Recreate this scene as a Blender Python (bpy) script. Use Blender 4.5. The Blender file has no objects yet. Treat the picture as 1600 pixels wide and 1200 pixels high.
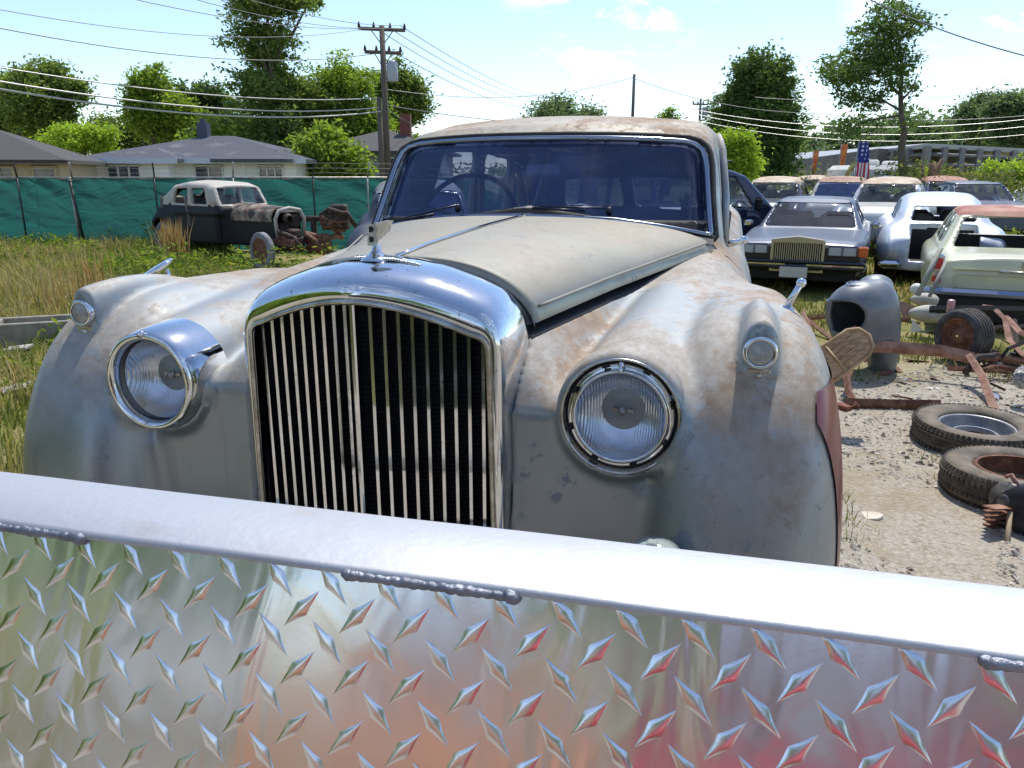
import bpy, math, random
import numpy as np
from math import radians as R, sin, cos, pi
sc = bpy.context.scene
C = sc.collection
rnd = random.Random(7)
rng = np.random.default_rng(11)

# ------------------------------------------------------------------ camera, sky, sun, exposure
CZ = 1.38; TH = math.atan(330/1200.); FP = 1200.
cam = bpy.data.cameras.new('camera'); co = bpy.data.objects.new('camera', cam); C.objects.link(co)
cam.sensor_width = 36; cam.lens = 27.0; cam.clip_start = .02; cam.clip_end = 3000
co.location = (0, 0, CZ); co.rotation_euler = (pi/2-TH, 0, 0); sc.camera = co
SUN_AZ, SUN_EL = R(24), R(60)
w = bpy.data.worlds.new('World'); sc.world = w; w.use_nodes = True
nt = w.node_tree; nt.nodes.clear()
def N(nt, t, **k):
    n = nt.nodes.new(t)
    for a, b in k.items(): setattr(n, a, b)
    return n
sky = N(nt, 'ShaderNodeTexSky', sky_type='NISHITA', sun_disc=False, sun_elevation=SUN_EL, sun_rotation=SUN_AZ)
sky.air_density = 1.0; sky.dust_density = .3; sky.air_density = .9; sky.ozone_density = 1.7
tc = N(nt, 'ShaderNodeTexCoord'); mp = N(nt, 'ShaderNodeMapping'); mp.inputs['Scale'].default_value = (5, 5, 13)
nz = N(nt, 'ShaderNodeTexNoise'); nz.inputs['Scale'].default_value = 1.7; nz.inputs['Detail'].default_value = 9; nz.inputs['Roughness'].default_value = .62; nz.inputs['Distortion'].default_value = .5
cr = N(nt, 'ShaderNodeValToRGB'); cr.color_ramp.elements[0].position = .50; cr.color_ramp.elements[1].position = .74
big = N(nt, 'ShaderNodeTexNoise'); big.inputs['Scale'].default_value = 3.1; big.inputs['Detail'].default_value = 1
cr2 = N(nt, 'ShaderNodeValToRGB'); cr2.color_ramp.elements[0].position = .47; cr2.color_ramp.elements[1].position = .6
mm = N(nt, 'ShaderNodeMath', operation='MULTIPLY'); mx = N(nt, 'ShaderNodeMixRGB'); mx.inputs[2].default_value = (10.5, 10.8, 11.2, 1)
bg = N(nt, 'ShaderNodeBackground'); bg.inputs['Strength'].default_value = .145
wo = N(nt, 'ShaderNodeOutputWorld')
L = nt.links.new
L(tc.outputs['Generated'], mp.inputs[0]); L(mp.outputs[0], nz.inputs[0]); L(nz.outputs[0], cr.inputs[0])
L(tc.outputs['Generated'], big.inputs[0]); L(big.outputs[0], cr2.inputs[0]); L(cr.outputs[0], mm.inputs[0])
prev = None
for dx, dy, dz, rad in ((.111, .966, .234, 6.5), (.50, .850, .165, 7.5), (.62, .74, .26, 4), (-.38, .88, .28, 4), (-.5, -.7, .5, 35), (.7, -.5, .5, 25)):   # where the cloud patches stand in the sky
    vm = N(nt, 'ShaderNodeVectorMath', operation='DOT_PRODUCT'); ln = math.sqrt(dx*dx+dy*dy+dz*dz); vm.inputs[1].default_value = (dx/ln, dy/ln, dz/ln); L(tc.outputs['Generated'], vm.inputs[0])
    mr = N(nt, 'ShaderNodeMapRange'); mr.inputs[1].default_value = cos(R(rad*1.25)); mr.inputs[2].default_value = cos(R(rad*.35)); L(vm.outputs['Value'], mr.inputs[0])
    if prev is None: prev = mr.outputs[0]
    else:
        ad = N(nt, 'ShaderNodeMath', operation='MAXIMUM'); L(prev, ad.inputs[0]); L(mr.outputs[0], ad.inputs[1]); prev = ad.outputs[0]
L(prev, mm.inputs[1])
L(mm.outputs[0], mx.inputs[0]); L(sky.outputs[0], mx.inputs[1]); L(mx.outputs[0], bg.inputs[0]); L(bg.outputs[0], wo.inputs[0])
sun = bpy.data.lights.new('sun', 'SUN'); sun.energy = 3.4; sun.angle = R(.5); sun.color = (1, .95, .87)
so = bpy.data.objects.new('sun', sun); C.objects.link(so)
so.rotation_euler = (pi/2-SUN_EL, 0, pi-SUN_AZ); so.location = (0, 0, 30)
sc.view_settings.view_transform = 'Standard'; sc.view_settings.look = 'None'; sc.view_settings.gamma = 1
sc.view_settings.exposure = .50
sc.cycles.max_bounces = 8; sc.cycles.transparent_max_bounces = 16; sc.cycles.sample_clamp_indirect = 6

# ------------------------------------------------------------------ place helpers
GZ = -.28                                   # level of the yard; the lens is 1.66 m above it
c_, s_ = cos(TH), sin(TH)
def ray(px, py):
    xn = (px-800)/FP; yn = (600-py)/FP
    return np.array([xn, c_+yn*s_, -s_+yn*c_])
def at(px, py, Y):
    r = ray(px, py); return np.array([0, 0, CZ]) + r*(Y/r[1])
def onz(px, py, z=GZ):
    r = ray(px, py); return np.array([0, 0, CZ]) + r*((z-CZ)/r[2])

# ------------------------------------------------------------------ mesh helpers
def link(name, me, mat=None, parent=None):
    o = bpy.data.objects.new(name, me); C.objects.link(o)
    if mat:
        for m in (mat if isinstance(mat, (list, tuple)) else [mat]): me.materials.append(m)
    if parent is not None: o.parent = parent
    return o
def npmesh(name, V, F, mat=None, parent=None, smooth=True, mi=None, col=None):
    V = np.asarray(V, np.float32); F = np.asarray(F, np.int32)
    me = bpy.data.meshes.new(name); me.vertices.add(len(V)); me.vertices.foreach_set('co', V.ravel())
    k = F.shape[1]; me.loops.add(F.size); me.loops.foreach_set('vertex_index', F.ravel())
    me.polygons.add(len(F)); me.polygons.foreach_set('loop_start', np.arange(0, F.size, k, dtype=np.int32))
    me.polygons.foreach_set('loop_total', np.full(len(F), k, np.int32))
    me.polygons.foreach_set('use_smooth', np.full(len(F), smooth))
    if mi is not None: me.polygons.foreach_set('material_index', np.asarray(mi, np.int32))
    me.update(calc_edges=True); me.validate()
    return link(name, me, mat, parent)
class MB:
    def __init__(s): s.v = []; s.f = []; s.m = []; s.sm = []; s.mi = 0
    def add(s, V, F, smooth=True):
        n = len(s.v); s.v += [tuple(map(float, p)) for p in V]
        for f in F: s.f.append([n+i for i in f]); s.m.append(s.mi); s.sm.append(smooth)
        return s
    def box(s, c, d, rot=None, bev=0, taper=1):
        x, y, z = [q/2 for q in d]; b = min(bev, x*.9, y*.9, z*.9)
        P = []
        if b <= 0:
            P = [(sx*x, sy*y, sz*z) for sz in (-1, 1) for sx, sy in ((-1, -1), (1, -1), (1, 1), (-1, 1))]
            F = [(3, 2, 1, 0), (4, 5, 6, 7), (0, 1, 5, 4), (1, 2, 6, 5), (2, 3, 7, 6), (3, 0, 4, 7)]
        else:
            F = []
            lv = [(-z, -b), (-z+b, 0), (z-b, 0), (z, -b)]
            for zz, ins in lv:
                X = x+ins; Y = y+ins
                P += [(-X+b, -Y, zz), (X-b, -Y, zz), (X, -Y+b, zz), (X, Y-b, zz), (X-b, Y, zz), (-X+b, Y, zz), (-X, Y-b, zz), (-X, -Y+b, zz)]
            for l in range(3):
                for i in range(8): F.append((l*8+i, l*8+(i+1) % 8, l*8+8+(i+1) % 8, l*8+8+i))
            F.append(tuple(range(7, -1, -1))); F.append(tuple(range(24, 32)))
        P = np.array(P, float)
        if taper != 1: k = np.where(P[:, 2] > 0, taper, 1); P[:, 0] *= k; P[:, 1] *= k
        if rot is not None: P = P @ np.array(rotm(*rot)).T
        return s.add(P+np.array(c), F, False)
    def tube(s, pts, r, n=8, cap=True, flat=1.0):
        pts = [np.array(p, float) for p in pts]; m = len(pts)
        rs = r if isinstance(r, (list, tuple, np.ndarray)) else [r]*m
        V = []; up = None
        for i, p in enumerate(pts):
            t = pts[min(i+1, m-1)]-pts[max(i-1, 0)]; t = t/(np.linalg.norm(t)+1e-9)
            if up is None:
                up = np.array([0, 0, 1.]) if abs(t[2]) < .9 else np.array([1., 0, 0])
            a = np.cross(t, up); a /= np.linalg.norm(a)+1e-9; b = np.cross(a, t); up = b
            for j in range(n):
                q = 2*pi*j/n; V.append(p+rs[i]*(cos(q)*a+sin(q)*b*flat))
        F = [(i*n+j, i*n+(j+1) % n, (i+1)*n+(j+1) % n, (i+1)*n+j) for i in range(m-1) for j in range(n)]
        if cap: F += [tuple(range(n-1, -1, -1)), tuple((m-1)*n+j for j in range(n))]
        return s.add(V, F)
    def lathe(s, prof, c=(0, 0, 0), axis=(0, -1, 0), n=32, close=False):
        """prof: (radius, height along axis)"""
        a = np.array(axis, float); a /= np.linalg.norm(a)
        u = np.cross(a, [0, 0, 1.]) if abs(a[2]) < .9 else np.array([1., 0, 0]); u /= np.linalg.norm(u); v = np.cross(a, u)
        V = [np.array(c)+h*a+r*(cos(2*pi*j/n)*u+sin(2*pi*j/n)*v) for r, h in prof for j in range(n)]
        m = len(prof)
        F = [(i*n+j, i*n+(j+1) % n, (i+1)*n+(j+1) % n, (i+1)*n+j) for i in range(m-1) for j in range(n)]
        if close: F += [((m-1)*n+j, (m-1)*n+(j+1) % n, (j+1) % n, j) for j in range(n)]
        return s.add(V, F)
    def grid(s, G, closeu=False):
        G = np.asarray(G, float); a, b = G.shape[:2]
        F = [(i*b+j, i*b+j+1, (i+1)*b+j+1, (i+1)*b+j) for i in range(a-1) for j in range(b-1)]
        if closeu: F += [((a-1)*b+j, (a-1)*b+j+1, j+1, j) for j in range(b-1)]
        return s.add(G.reshape(-1, 3), F)
    def prism(s, poly, o, u, v, th, smooth=False):
        """flat outline poly (a,b) in the plane o+a*u+b*v, given real thickness th"""
        o, u, v = [np.array(q, float) for q in (o, u, v)]; nn = np.cross(u, v); nn /= np.linalg.norm(nn)
        k = len(poly); V = [o+a*u+b*v-nn*th/2 for a, b in poly]+[o+a*u+b*v+nn*th/2 for a, b in poly]
        F = [tuple(range(k-1, -1, -1)), tuple(range(k, 2*k))]+[(i, (i+1) % k, k+(i+1) % k, k+i) for i in range(k)]
        return s.add(V, F, smooth)
    def build(s, name, mat=None, parent=None):
        me = bpy.data.meshes.new(name); me.from_pydata(s.v, [], s.f)
        me.polygons.foreach_set('use_smooth', s.sm); me.polygons.foreach_set('material_index', s.m)
        me.update(); return link(name, me, mat, parent)
def rotm(x, y, z):
    cx, sx, cy, sy, cz, sz = cos(x), sin(x), cos(y), sin(y), cos(z), sin(z)
    return np.array([[cz, -sz, 0], [sz, cz, 0], [0, 0, 1]]) @ np.array([[cy, 0, sy], [0, 1, 0], [-sy, 0, cy]]) @ np.array([[1, 0, 0], [0, cx, -sx], [0, sx, cx]])
def tag(o, label=None, cat=None, group=None, kind=None):
    if label: o['label'] = label
    if cat: o['category'] = cat
    if group: o['group'] = group
    if kind: o['kind'] = kind
    return o
def thing(name, label, cat, loc=(0, 0, 0), yaw=0, group=None, rot=None):
    o = bpy.data.objects.new(name, None); C.objects.link(o); o.empty_display_size = .2
    o.location = [float(q) for q in loc]; o.rotation_euler = rot if rot else (0, 0, -R(yaw))
    return tag(o, label, cat, group)
def copy_tree(o, parent=None):
    c = o.copy(); C.objects.link(c)
    if parent is not None: c.parent = parent
    for ch in list(o.children): copy_tree(ch, c)
    return c

# ------------------------------------------------------------------ materials
def mat(name, c1, c2=None, scale=6, rough=.5, metal=0, bump=0, bscale=None, coat=0, detail=6, lo=.4, hi=.6, r2=None, c3=None, s3=2, lo3=.55, hi3=.7, m3=None, spec=None, emis=None, stretch=None, croft=.1):
    m = bpy.data.materials.new(name); m.use_nodes = True; nt = m.node_tree; L = nt.links.new
    b = nt.nodes['Principled BSDF']; b.inputs['Roughness'].default_value = rough; b.inputs['Metallic'].default_value = metal
    b.inputs['Base Color'].default_value = (*c1, 1); b.inputs['Coat Weight'].default_value = coat; b.inputs['Coat Roughness'].default_value = croft
    if spec is not None: b.inputs['Specular IOR Level'].default_value = spec
    tc = N(nt, 'ShaderNodeTexCoord'); vec = tc.outputs['Object']
    if stretch:
        mp = N(nt, 'ShaderNodeMapping'); mp.inputs['Scale'].default_value = stretch; L(vec, mp.inputs[0]); vec = mp.outputs[0]
    def noise(sc_, d=detail):
        n = N(nt, 'ShaderNodeTexNoise'); n.inputs['Scale'].default_value = sc_; n.inputs['Detail'].default_value = d; n.inputs['Roughness'].default_value = .6
        L(vec, n.inputs[0]); return n.outputs[0]
    def ramp(x, a, bb):
        q = N(nt, 'ShaderNodeMapRange'); q.inputs[1].default_value = a; q.inputs[2].default_value = bb; L(x, q.inputs[0]); q.clamp = True; return q.outputs[0]
    col = None
    if c2:
        f = ramp(noise(scale), lo, hi); x = N(nt, 'ShaderNodeMixRGB'); x.inputs[1].default_value = (*c1, 1); x.inputs[2].default_value = (*c2, 1)
        L(f, x.inputs[0]); col = x.outputs[0]
        if r2 is not None:
            q = N(nt, 'ShaderNodeMapRange'); q.inputs[3].default_value = rough; q.inputs[4].default_value = r2; L(f, q.inputs[0]); L(q.outputs[0], b.inputs['Roughness'])
    if c3:
        f = ramp(noise(s3, 8), lo3, hi3); x = N(nt, 'ShaderNodeMixRGB'); x.inputs[1].default_value = (*c1, 1); x.inputs[2].default_value = (*c3, 1)
        L(f, x.inputs[0])
        if col: L(col, x.inputs[1])
        col = x.outputs[0]
        if m3 is not None:
            q = N(nt, 'ShaderNodeMapRange'); q.inputs[3].default_value = metal; q.inputs[4].default_value = m3; L(f, q.inputs[0]); L(q.outputs[0], b.inputs['Metallic'])
            q = N(nt, 'ShaderNodeMapRange'); q.inputs[3].default_value = rough; q.inputs[4].default_value = .85; L(f, q.inputs[0]); L(q.outputs[0], b.inputs['Roughness'])
            q = N(nt, 'ShaderNodeMapRange'); q.inputs[3].default_value = coat; q.inputs[4].default_value = 0; L(f, q.inputs[0]); L(q.outputs[0], b.inputs['Coat Weight'])
    if col: L(col, b.inputs['Base Color'])
    if bump:
        bn = N(nt, 'ShaderNodeBump'); bn.inputs['Strength'].default_value = bump; bn.inputs['Distance'].default_value = .02
        L(noise(bscale or scale*4), bn.inputs['Height']); L(bn.outputs[0], b.inputs['Normal'])
    if emis: b.inputs['Emission Color'].default_value = (*emis, 1); b.inputs['Emission Strength'].default_value = 1
    return m
chrome = mat('chrome', (.74, .76, .80), (.64, .66, .69), 14, rough=.04, r2=.11, metal=1, bump=.008, bscale=9, c3=(.40, .38, .36), s3=75, lo3=.64, hi3=.70)
dull_chrome = mat('dull chrome', (.62, .62, .6), (.4, .36, .3), 22, rough=.2, r2=.4, metal=1, bump=.05)
black = mat('black', (.008, .008, .01), rough=.7)
core = mat('radiator core', (.008, .010, .016), (.014, .015, .02), 40, rough=.6, spec=.3)
rubber = mat('rubber', (.018, .018, .018), (.035, .033, .03), 9, rough=.75, bump=.1)
dusty_rubber = mat('dusty rubber', (.10, .085, .065), (.20, .165, .125), 7, rough=.9, bump=.25, bscale=60, detail=8)
tread_rubber = mat('tread rubber', (.05, .045, .038), (.12, .1, .08), 12, rough=.9, bump=.3, bscale=60)
rust = mat('rust', (.12, .05, .03), (.26, .13, .085), 14, rough=.9, bump=.5, bscale=60, c3=(.06, .035, .028), s3=7)
rust_pale = mat('pale rust', (.24, .12, .08), (.38, .22, .16), 12, rough=.9, bump=.4, bscale=60)
dark_iron = mat('dark iron', (.03, .026, .025), (.09, .05, .035), 14, rough=.8, bump=.4)
seat_mat = mat('old leather', (.10, .09, .085), (.16, .14, .12), 6, rough=.7)
trim_blue = mat('anodised trim', (.30, .34, .42), rough=.18, metal=1)
wood = mat('wood', (.58, .41, .25), (.36, .22, .12), 5, rough=.8, stretch=(2, 14, 14), bump=.3, bscale=8)
def glass(name, tint=(.5, .55, .6), trans=.6, rough=.02, bump=0, film=0, dust=(.25, .26, .28)):
    m = bpy.data.materials.new(name); m.use_nodes = True; nt = m.node_tree; nt.nodes.clear(); L = nt.links.new
    o = N(nt, 'ShaderNodeOutputMaterial'); t = N(nt, 'ShaderNodeBsdfTransparent'); g = N(nt, 'ShaderNodeBsdfGlossy'); d = N(nt, 'ShaderNodeBsdfDiffuse')
    t.inputs[0].default_value = (*tint, 1); g.inputs['Roughness'].default_value = rough; g.inputs[0].default_value = (1, 1, 1, 1)
    d.inputs[0].default_value = (*dust, 1)  # diffuse layer: dust by default, painted sky on the blue windscreen glass
    fr = N(nt, 'ShaderNodeFresnel'); gb = N(nt, 'ShaderNodeNewGeometry'); gi = N(nt, 'ShaderNodeMapRange'); gi.inputs[3].default_value = 1.5; gi.inputs[4].default_value = 1/1.5; L(gb.outputs['Backfacing'], gi.inputs[0]); L(gi.outputs[0], fr.inputs[0]); m1 = N(nt, 'ShaderNodeMixShader'); m2 = N(nt, 'ShaderNodeMixShader')
    tcn = N(nt, 'ShaderNodeTexCoord'); n = N(nt, 'ShaderNodeTexNoise'); n.inputs['Scale'].default_value = 5; n.inputs['Detail'].default_value = 8; L(tcn.outputs['Object'], n.inputs[0])
    q = N(nt, 'ShaderNodeMapRange'); q.inputs[1].default_value = .35; q.inputs[2].default_value = .8; q.inputs[3].default_value = film; q.inputs[4].default_value = 1-trans; L(n.outputs[0], q.inputs[0])
    L(q.outputs[0], m1.inputs[0]); L(t.outputs[0], m1.inputs[1]); L(d.outputs[0], m1.inputs[2])
    L(fr.outputs[0], m2.inputs[0]); L(m1.outputs[0], m2.inputs[1]); L(g.outputs[0], m2.inputs[2]); L(m2.outputs[0], o.inputs[0])
    if bump:
        bn = N(nt, 'ShaderNodeBump'); bn.inputs['Strength'].default_value = bump; bn.inputs['Distance'].default_value = .003
        wv = N(nt, 'ShaderNodeTexWave'); wv.inputs['Scale'].default_value = 42; wv.inputs['Distortion'].default_value = .3; L(tcn.outputs['Object'], wv.inputs[0])
        L(wv.outputs[0], bn.inputs['Height']); L(bn.outputs[0], g.inputs['Normal']); L(bn.outputs[0], fr.inputs['Normal'])
    return m
inner_m = mat('dark cabin lining', (.03, .028, .027), (.05, .045, .04), 5, rough=.9)
car_glass = glass('car glass', (.62, .66, .72), .9)
dusty_glass = glass('dusty glass', (.85, .88, .92), .80)
sky_film_glass = glass('tinted glass with painted sky', (.50, .58, .82), .20, film=.42, dust=(.045, .07, .18))  # blue diffuse film paints the sky's reflection into the pane
lens_glass = glass('headlamp glass', (.80, .83, .88), .80, .10, .22)

def patina(name, up_rust=1., base=(.31, .345, .37), dark=(.12, .145, .18), brown=.5):
    """weathered silver paint: tan and rusty where rain and sun reach the upward faces, worn spots elsewhere"""
    m = bpy.data.materials.new(name); m.use_nodes = True; nt = m.node_tree; L = nt.links.new
    b = nt.nodes['Principled BSDF']; tc = N(nt, 'ShaderNodeTexCoord'); g = N(nt, 'ShaderNodeNewGeometry')
    def noise(s, d=7, st=None, dist=0, r=.6):
        n = N(nt, 'ShaderNodeTexNoise'); n.inputs['Scale'].default_value = s; n.inputs['Detail'].default_value = d; n.inputs['Distortion'].default_value = dist; n.inputs['Roughness'].default_value = r
        if st:
            mp = N(nt, 'ShaderNodeMapping'); mp.inputs['Scale'].default_value = st; L(tc.outputs['Object'], mp.inputs[0]); L(mp.outputs[0], n.inputs[0])
        else: L(tc.outputs['Object'], n.inputs[0])
        return n.outputs[0]
    def rmp(x, a, bb, c=0, d=1):
        q = N(nt, 'ShaderNodeMapRange'); q.inputs[1].default_value = a; q.inputs[2].default_value = bb; q.inputs[3].default_value = c; q.inputs[4].default_value = d; L(x, q.inputs[0]); return q.outputs[0]
    def mul(a, bb, op='MULTIPLY'):
        q = N(nt, 'ShaderNodeMath', operation=op)
        for i, v in enumerate((a, bb)):
            if isinstance(v, (int, float)): q.inputs[i].default_value = v
            else: L(v, q.inputs[i])
        return q.outputs[0]
    def mixc(f, a, bb):
        x = N(nt, 'ShaderNodeMixRGB'); L(f, x.inputs[0])
        for i, v in ((1, a), (2, bb)):
            if isinstance(v, tuple): x.inputs[i].default_value = (*v, 1)
            else: L(v, x.inputs[i])
        return x.outputs[0]
    sp = N(nt, 'ShaderNodeSeparateXYZ'); L(g.outputs['Normal'], sp.inputs[0])
    up = rmp(mul(sp.outputs[2], mul(mul(noise(7, 8, r=.7), -.5, 'ADD'), 1.0), 'ADD'), .22, .70)
    col = mixc(rmp(noise(2.2), .35, .65), base, tuple(q*.88 for q in base))
    spots = rmp(noise(26, 9, dist=.3, r=.75), .57, .60); spmask = rmp(noise(3.2, 3), .50, .60)
    sp2 = mul(spots, spmask); col = mixc(mul(sp2, .6), col, dark)
    tan = mul(mul(up, rmp(mul(mul(noise(2.4, 6), .6), mul(noise(55, 14, st=(1, .4, 1), r=.85), .4), 'ADD'), .44, .52)), up_rust)
    tcol = mixc(rmp(noise(40, 10, st=(1, .5, 1), r=.8), .38, .62), (.47, .43, .37), (.30, .24, .18))
    col = mixc(mul(tan, .85), col, tcol)
    rs = mul(mul(up, rmp(mul(mul(noise(3.0, 6, st=(1, .6, 1)), .62), mul(noise(38, 14, r=.82), .38), 'ADD'), .488, .535)), up_rust)
    rcol = mixc(rmp(noise(30, 8, r=.7), .4, .62), (.25, .155, .09), (.36, .27, .185))
    col = mixc(mul(rs, .85), col, rcol)
    fleck = rmp(noise(110, 2), .72, .75); col = mixc(mul(mul(fleck, spmask), .7), col, (.12, .06, .04))
    streak = mul(rmp(noise(9, 6, st=(1.6, 1.6, .12), r=.7), .56, .74), rmp(up, 0, 1, .45, 0)); col = mixc(streak, col, tuple(q*.4 for q in base))
    L(col, b.inputs['Base Color'])
    dull = mul(mul(tan, rs, 'MAXIMUM'), mul(sp2, .6), 'MAXIMUM')
    L(rmp(mul(dull, mul(up, .5), 'MAXIMUM'), 0, 1, .68, .0), b.inputs['Metallic'])
    L(mul(rmp(mul(dull, mul(up, .6), 'MAXIMUM'), 0, 1, .32, .76), mul(noise(14, 8), .14), 'ADD'), b.inputs['Roughness'])
    L(rmp(mul(dull, up, 'MAXIMUM'), 0, 1, .30, .0), b.inputs['Coat Weight']); b.inputs['Coat Roughness'].default_value = .22
    bn = N(nt, 'ShaderNodeBump'); bn.inputs['Strength'].default_value = .10; bn.inputs['Distance'].default_value = .002
    L(mul(noise(45, 8), mul(dull, .8), 'MULTIPLY'), bn.inputs['Height']); L(bn.outputs[0], b.inputs['Normal'])
    return m
silver = patina('weathered silver paint', .9)
bonnet_paint = patina('weathered bonnet paint', .22, base=(.285, .285, .25))
maroon = mat('maroon paint', (.13, .008, .016), (.16, .016, .026), 4, rough=.38, coat=.25, c3=(.24, .06, .06), s3=9, lo3=.68, hi3=.8)

# ------------------------------------------------------------------ implicit surfaces (for pressed body panels)
def smin(a, b, k):
    h = np.clip(.5+.5*(b-a)/k, 0, 1); return b*(1-h)+a*h-k*h*(1-h)
def smax(a, b, k): return -smin(-a, -b, k)
def polyd(x, z, poly, k=.03):
    """signed distance-like value to a convex polygon (counter-clockwise)"""
    d = None; n = len(poly)
    for i in range(n):
        (ax, az), (bx, bz) = poly[i], poly[(i+1) % n]; ln = math.hypot(bx-ax, bz-az)
        e = ((x-ax)*(bz-az)-(z-az)*(bx-ax))/ln
        d = e if d is None else smax(d, e, k)
    return d
def nets(f, lo, hi, h, newton=2):
    lo = np.array(lo, float); n = np.ceil((np.array(hi)-lo)/h).astype(int)+1
    ax = [lo[i]+h*np.arange(n[i]) for i in range(3)]
    X, Y, Z = np.meshgrid(*ax, indexing='ij'); D = f(X.ravel(), Y.ravel(), Z.ravel()).reshape(n); S = D < 0
    cs = np.zeros(n-1, int)
    for a in (0, 1):
        for b in (0, 1):
            for c in (0, 1): cs += S[a:n[0]-1+a, b:n[1]-1+b, c:n[2]-1+c]
    act = (cs > 0) & (cs < 8); idx = -np.ones(n-1, int); idx[act] = np.arange(act.sum()); I = np.argwhere(act)
    acc = np.zeros((len(I), 3)); cnt = np.zeros(len(I))
    for axis in range(3):
        o = [q for q in range(3) if q != axis]
        for a in (0, 1):
            for b in (0, 1):
                A = I.copy(); A[:, o[0]] += a; A[:, o[1]] += b; B = A.copy(); B[:, axis] += 1
                da = D[tuple(A.T)]; db = D[tuple(B.T)]; x = (da < 0) != (db < 0); t = da[x]/(da[x]-db[x])
                p = A[x].astype(float); p[:, axis] += t; acc[x] += p; cnt[x] += 1
    V = lo+h*acc/cnt[:, None]; F = []
    for axis in range(3):
        o1, o2 = (axis+1) % 3, (axis+2) % 3
        sl = [slice(None)]*3; a = list(sl); b = list(sl); a[axis] = slice(0, n[axis]-1); b[axis] = slice(1, n[axis])
        E = np.argwhere(S[tuple(a)] != S[tuple(b)])
        E = E[(E[:, o1] > 0) & (E[:, o2] > 0) & (E[:, o1] < n[o1]-1) & (E[:, o2] < n[o2]-1)]
        if not len(E): continue
        fl = S[tuple(E.T)]
        q = []
        for d1, d2 in ((-1, -1), (0, -1), (0, 0), (-1, 0)):
            T = E.copy(); T[:, o1] += d1; T[:, o2] += d2; q.append(idx[tuple(T.T)])
        q = np.array(q).T; q[~fl] = q[~fl][:, ::-1]; F.append(q)
    F = np.concatenate(F)
    e = h*.2
    for _ in range(newton):
        x, y, z = V.T; v = f(x, y, z)
        g = np.stack([f(x+e, y, z)-f(x-e, y, z), f(x, y+e, z)-f(x, y-e, z), f(x, y, z+e)-f(x, y, z-e)], 1)/(2*e)
        st = g*(v/np.maximum((g*g).sum(1), .05))[:, None]; ln = np.linalg.norm(st, axis=1); st *= np.minimum(1, .6*h/np.maximum(ln, 1e-9))[:, None]
        V = V-st
    return V, F
def submesh(name, V, F, keep, m, parent, smooth=True):
    F = F[keep]; u, inv = np.unique(F, return_inverse=True)
    return npmesh(name, V[u], inv.reshape(F.shape), m, parent, smooth)
def cent(V, F): return V[F].mean(1)
def wheel(parent, x, y, z, r, side, tw=.17, rim=dull_chrome, hub=True, axis=None, rub=rubber):
    a = axis or (side, 0, 0)
    t = MB(); q = r*.70
    t.lathe([(q, -tw*.42), (q*1.12, -tw*.5), (r*.95, -tw*.48), (r, -tw*.34), (r, tw*.34), (r*.95, tw*.48), (q*1.12, tw*.5), (q, tw*.42)], (x, y, z), a, 28, True)
    w_ = t.build('wheel', rub, parent)
    m = MB(); m.lathe([(q*1.01, tw*.40), (q*.93, tw*.42), (q*.86, tw*.2), (q*.5, tw*.14), (q*.36, tw*.34), (.01, tw*.40)] if hub else [(q*1.01, tw*.40), (q*.93, tw*.42), (q*.86, tw*.1), (q*.86, -tw*.3)], (x, y, z), a, 28)
    m.build('rim', rim, w_); return w_

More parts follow.
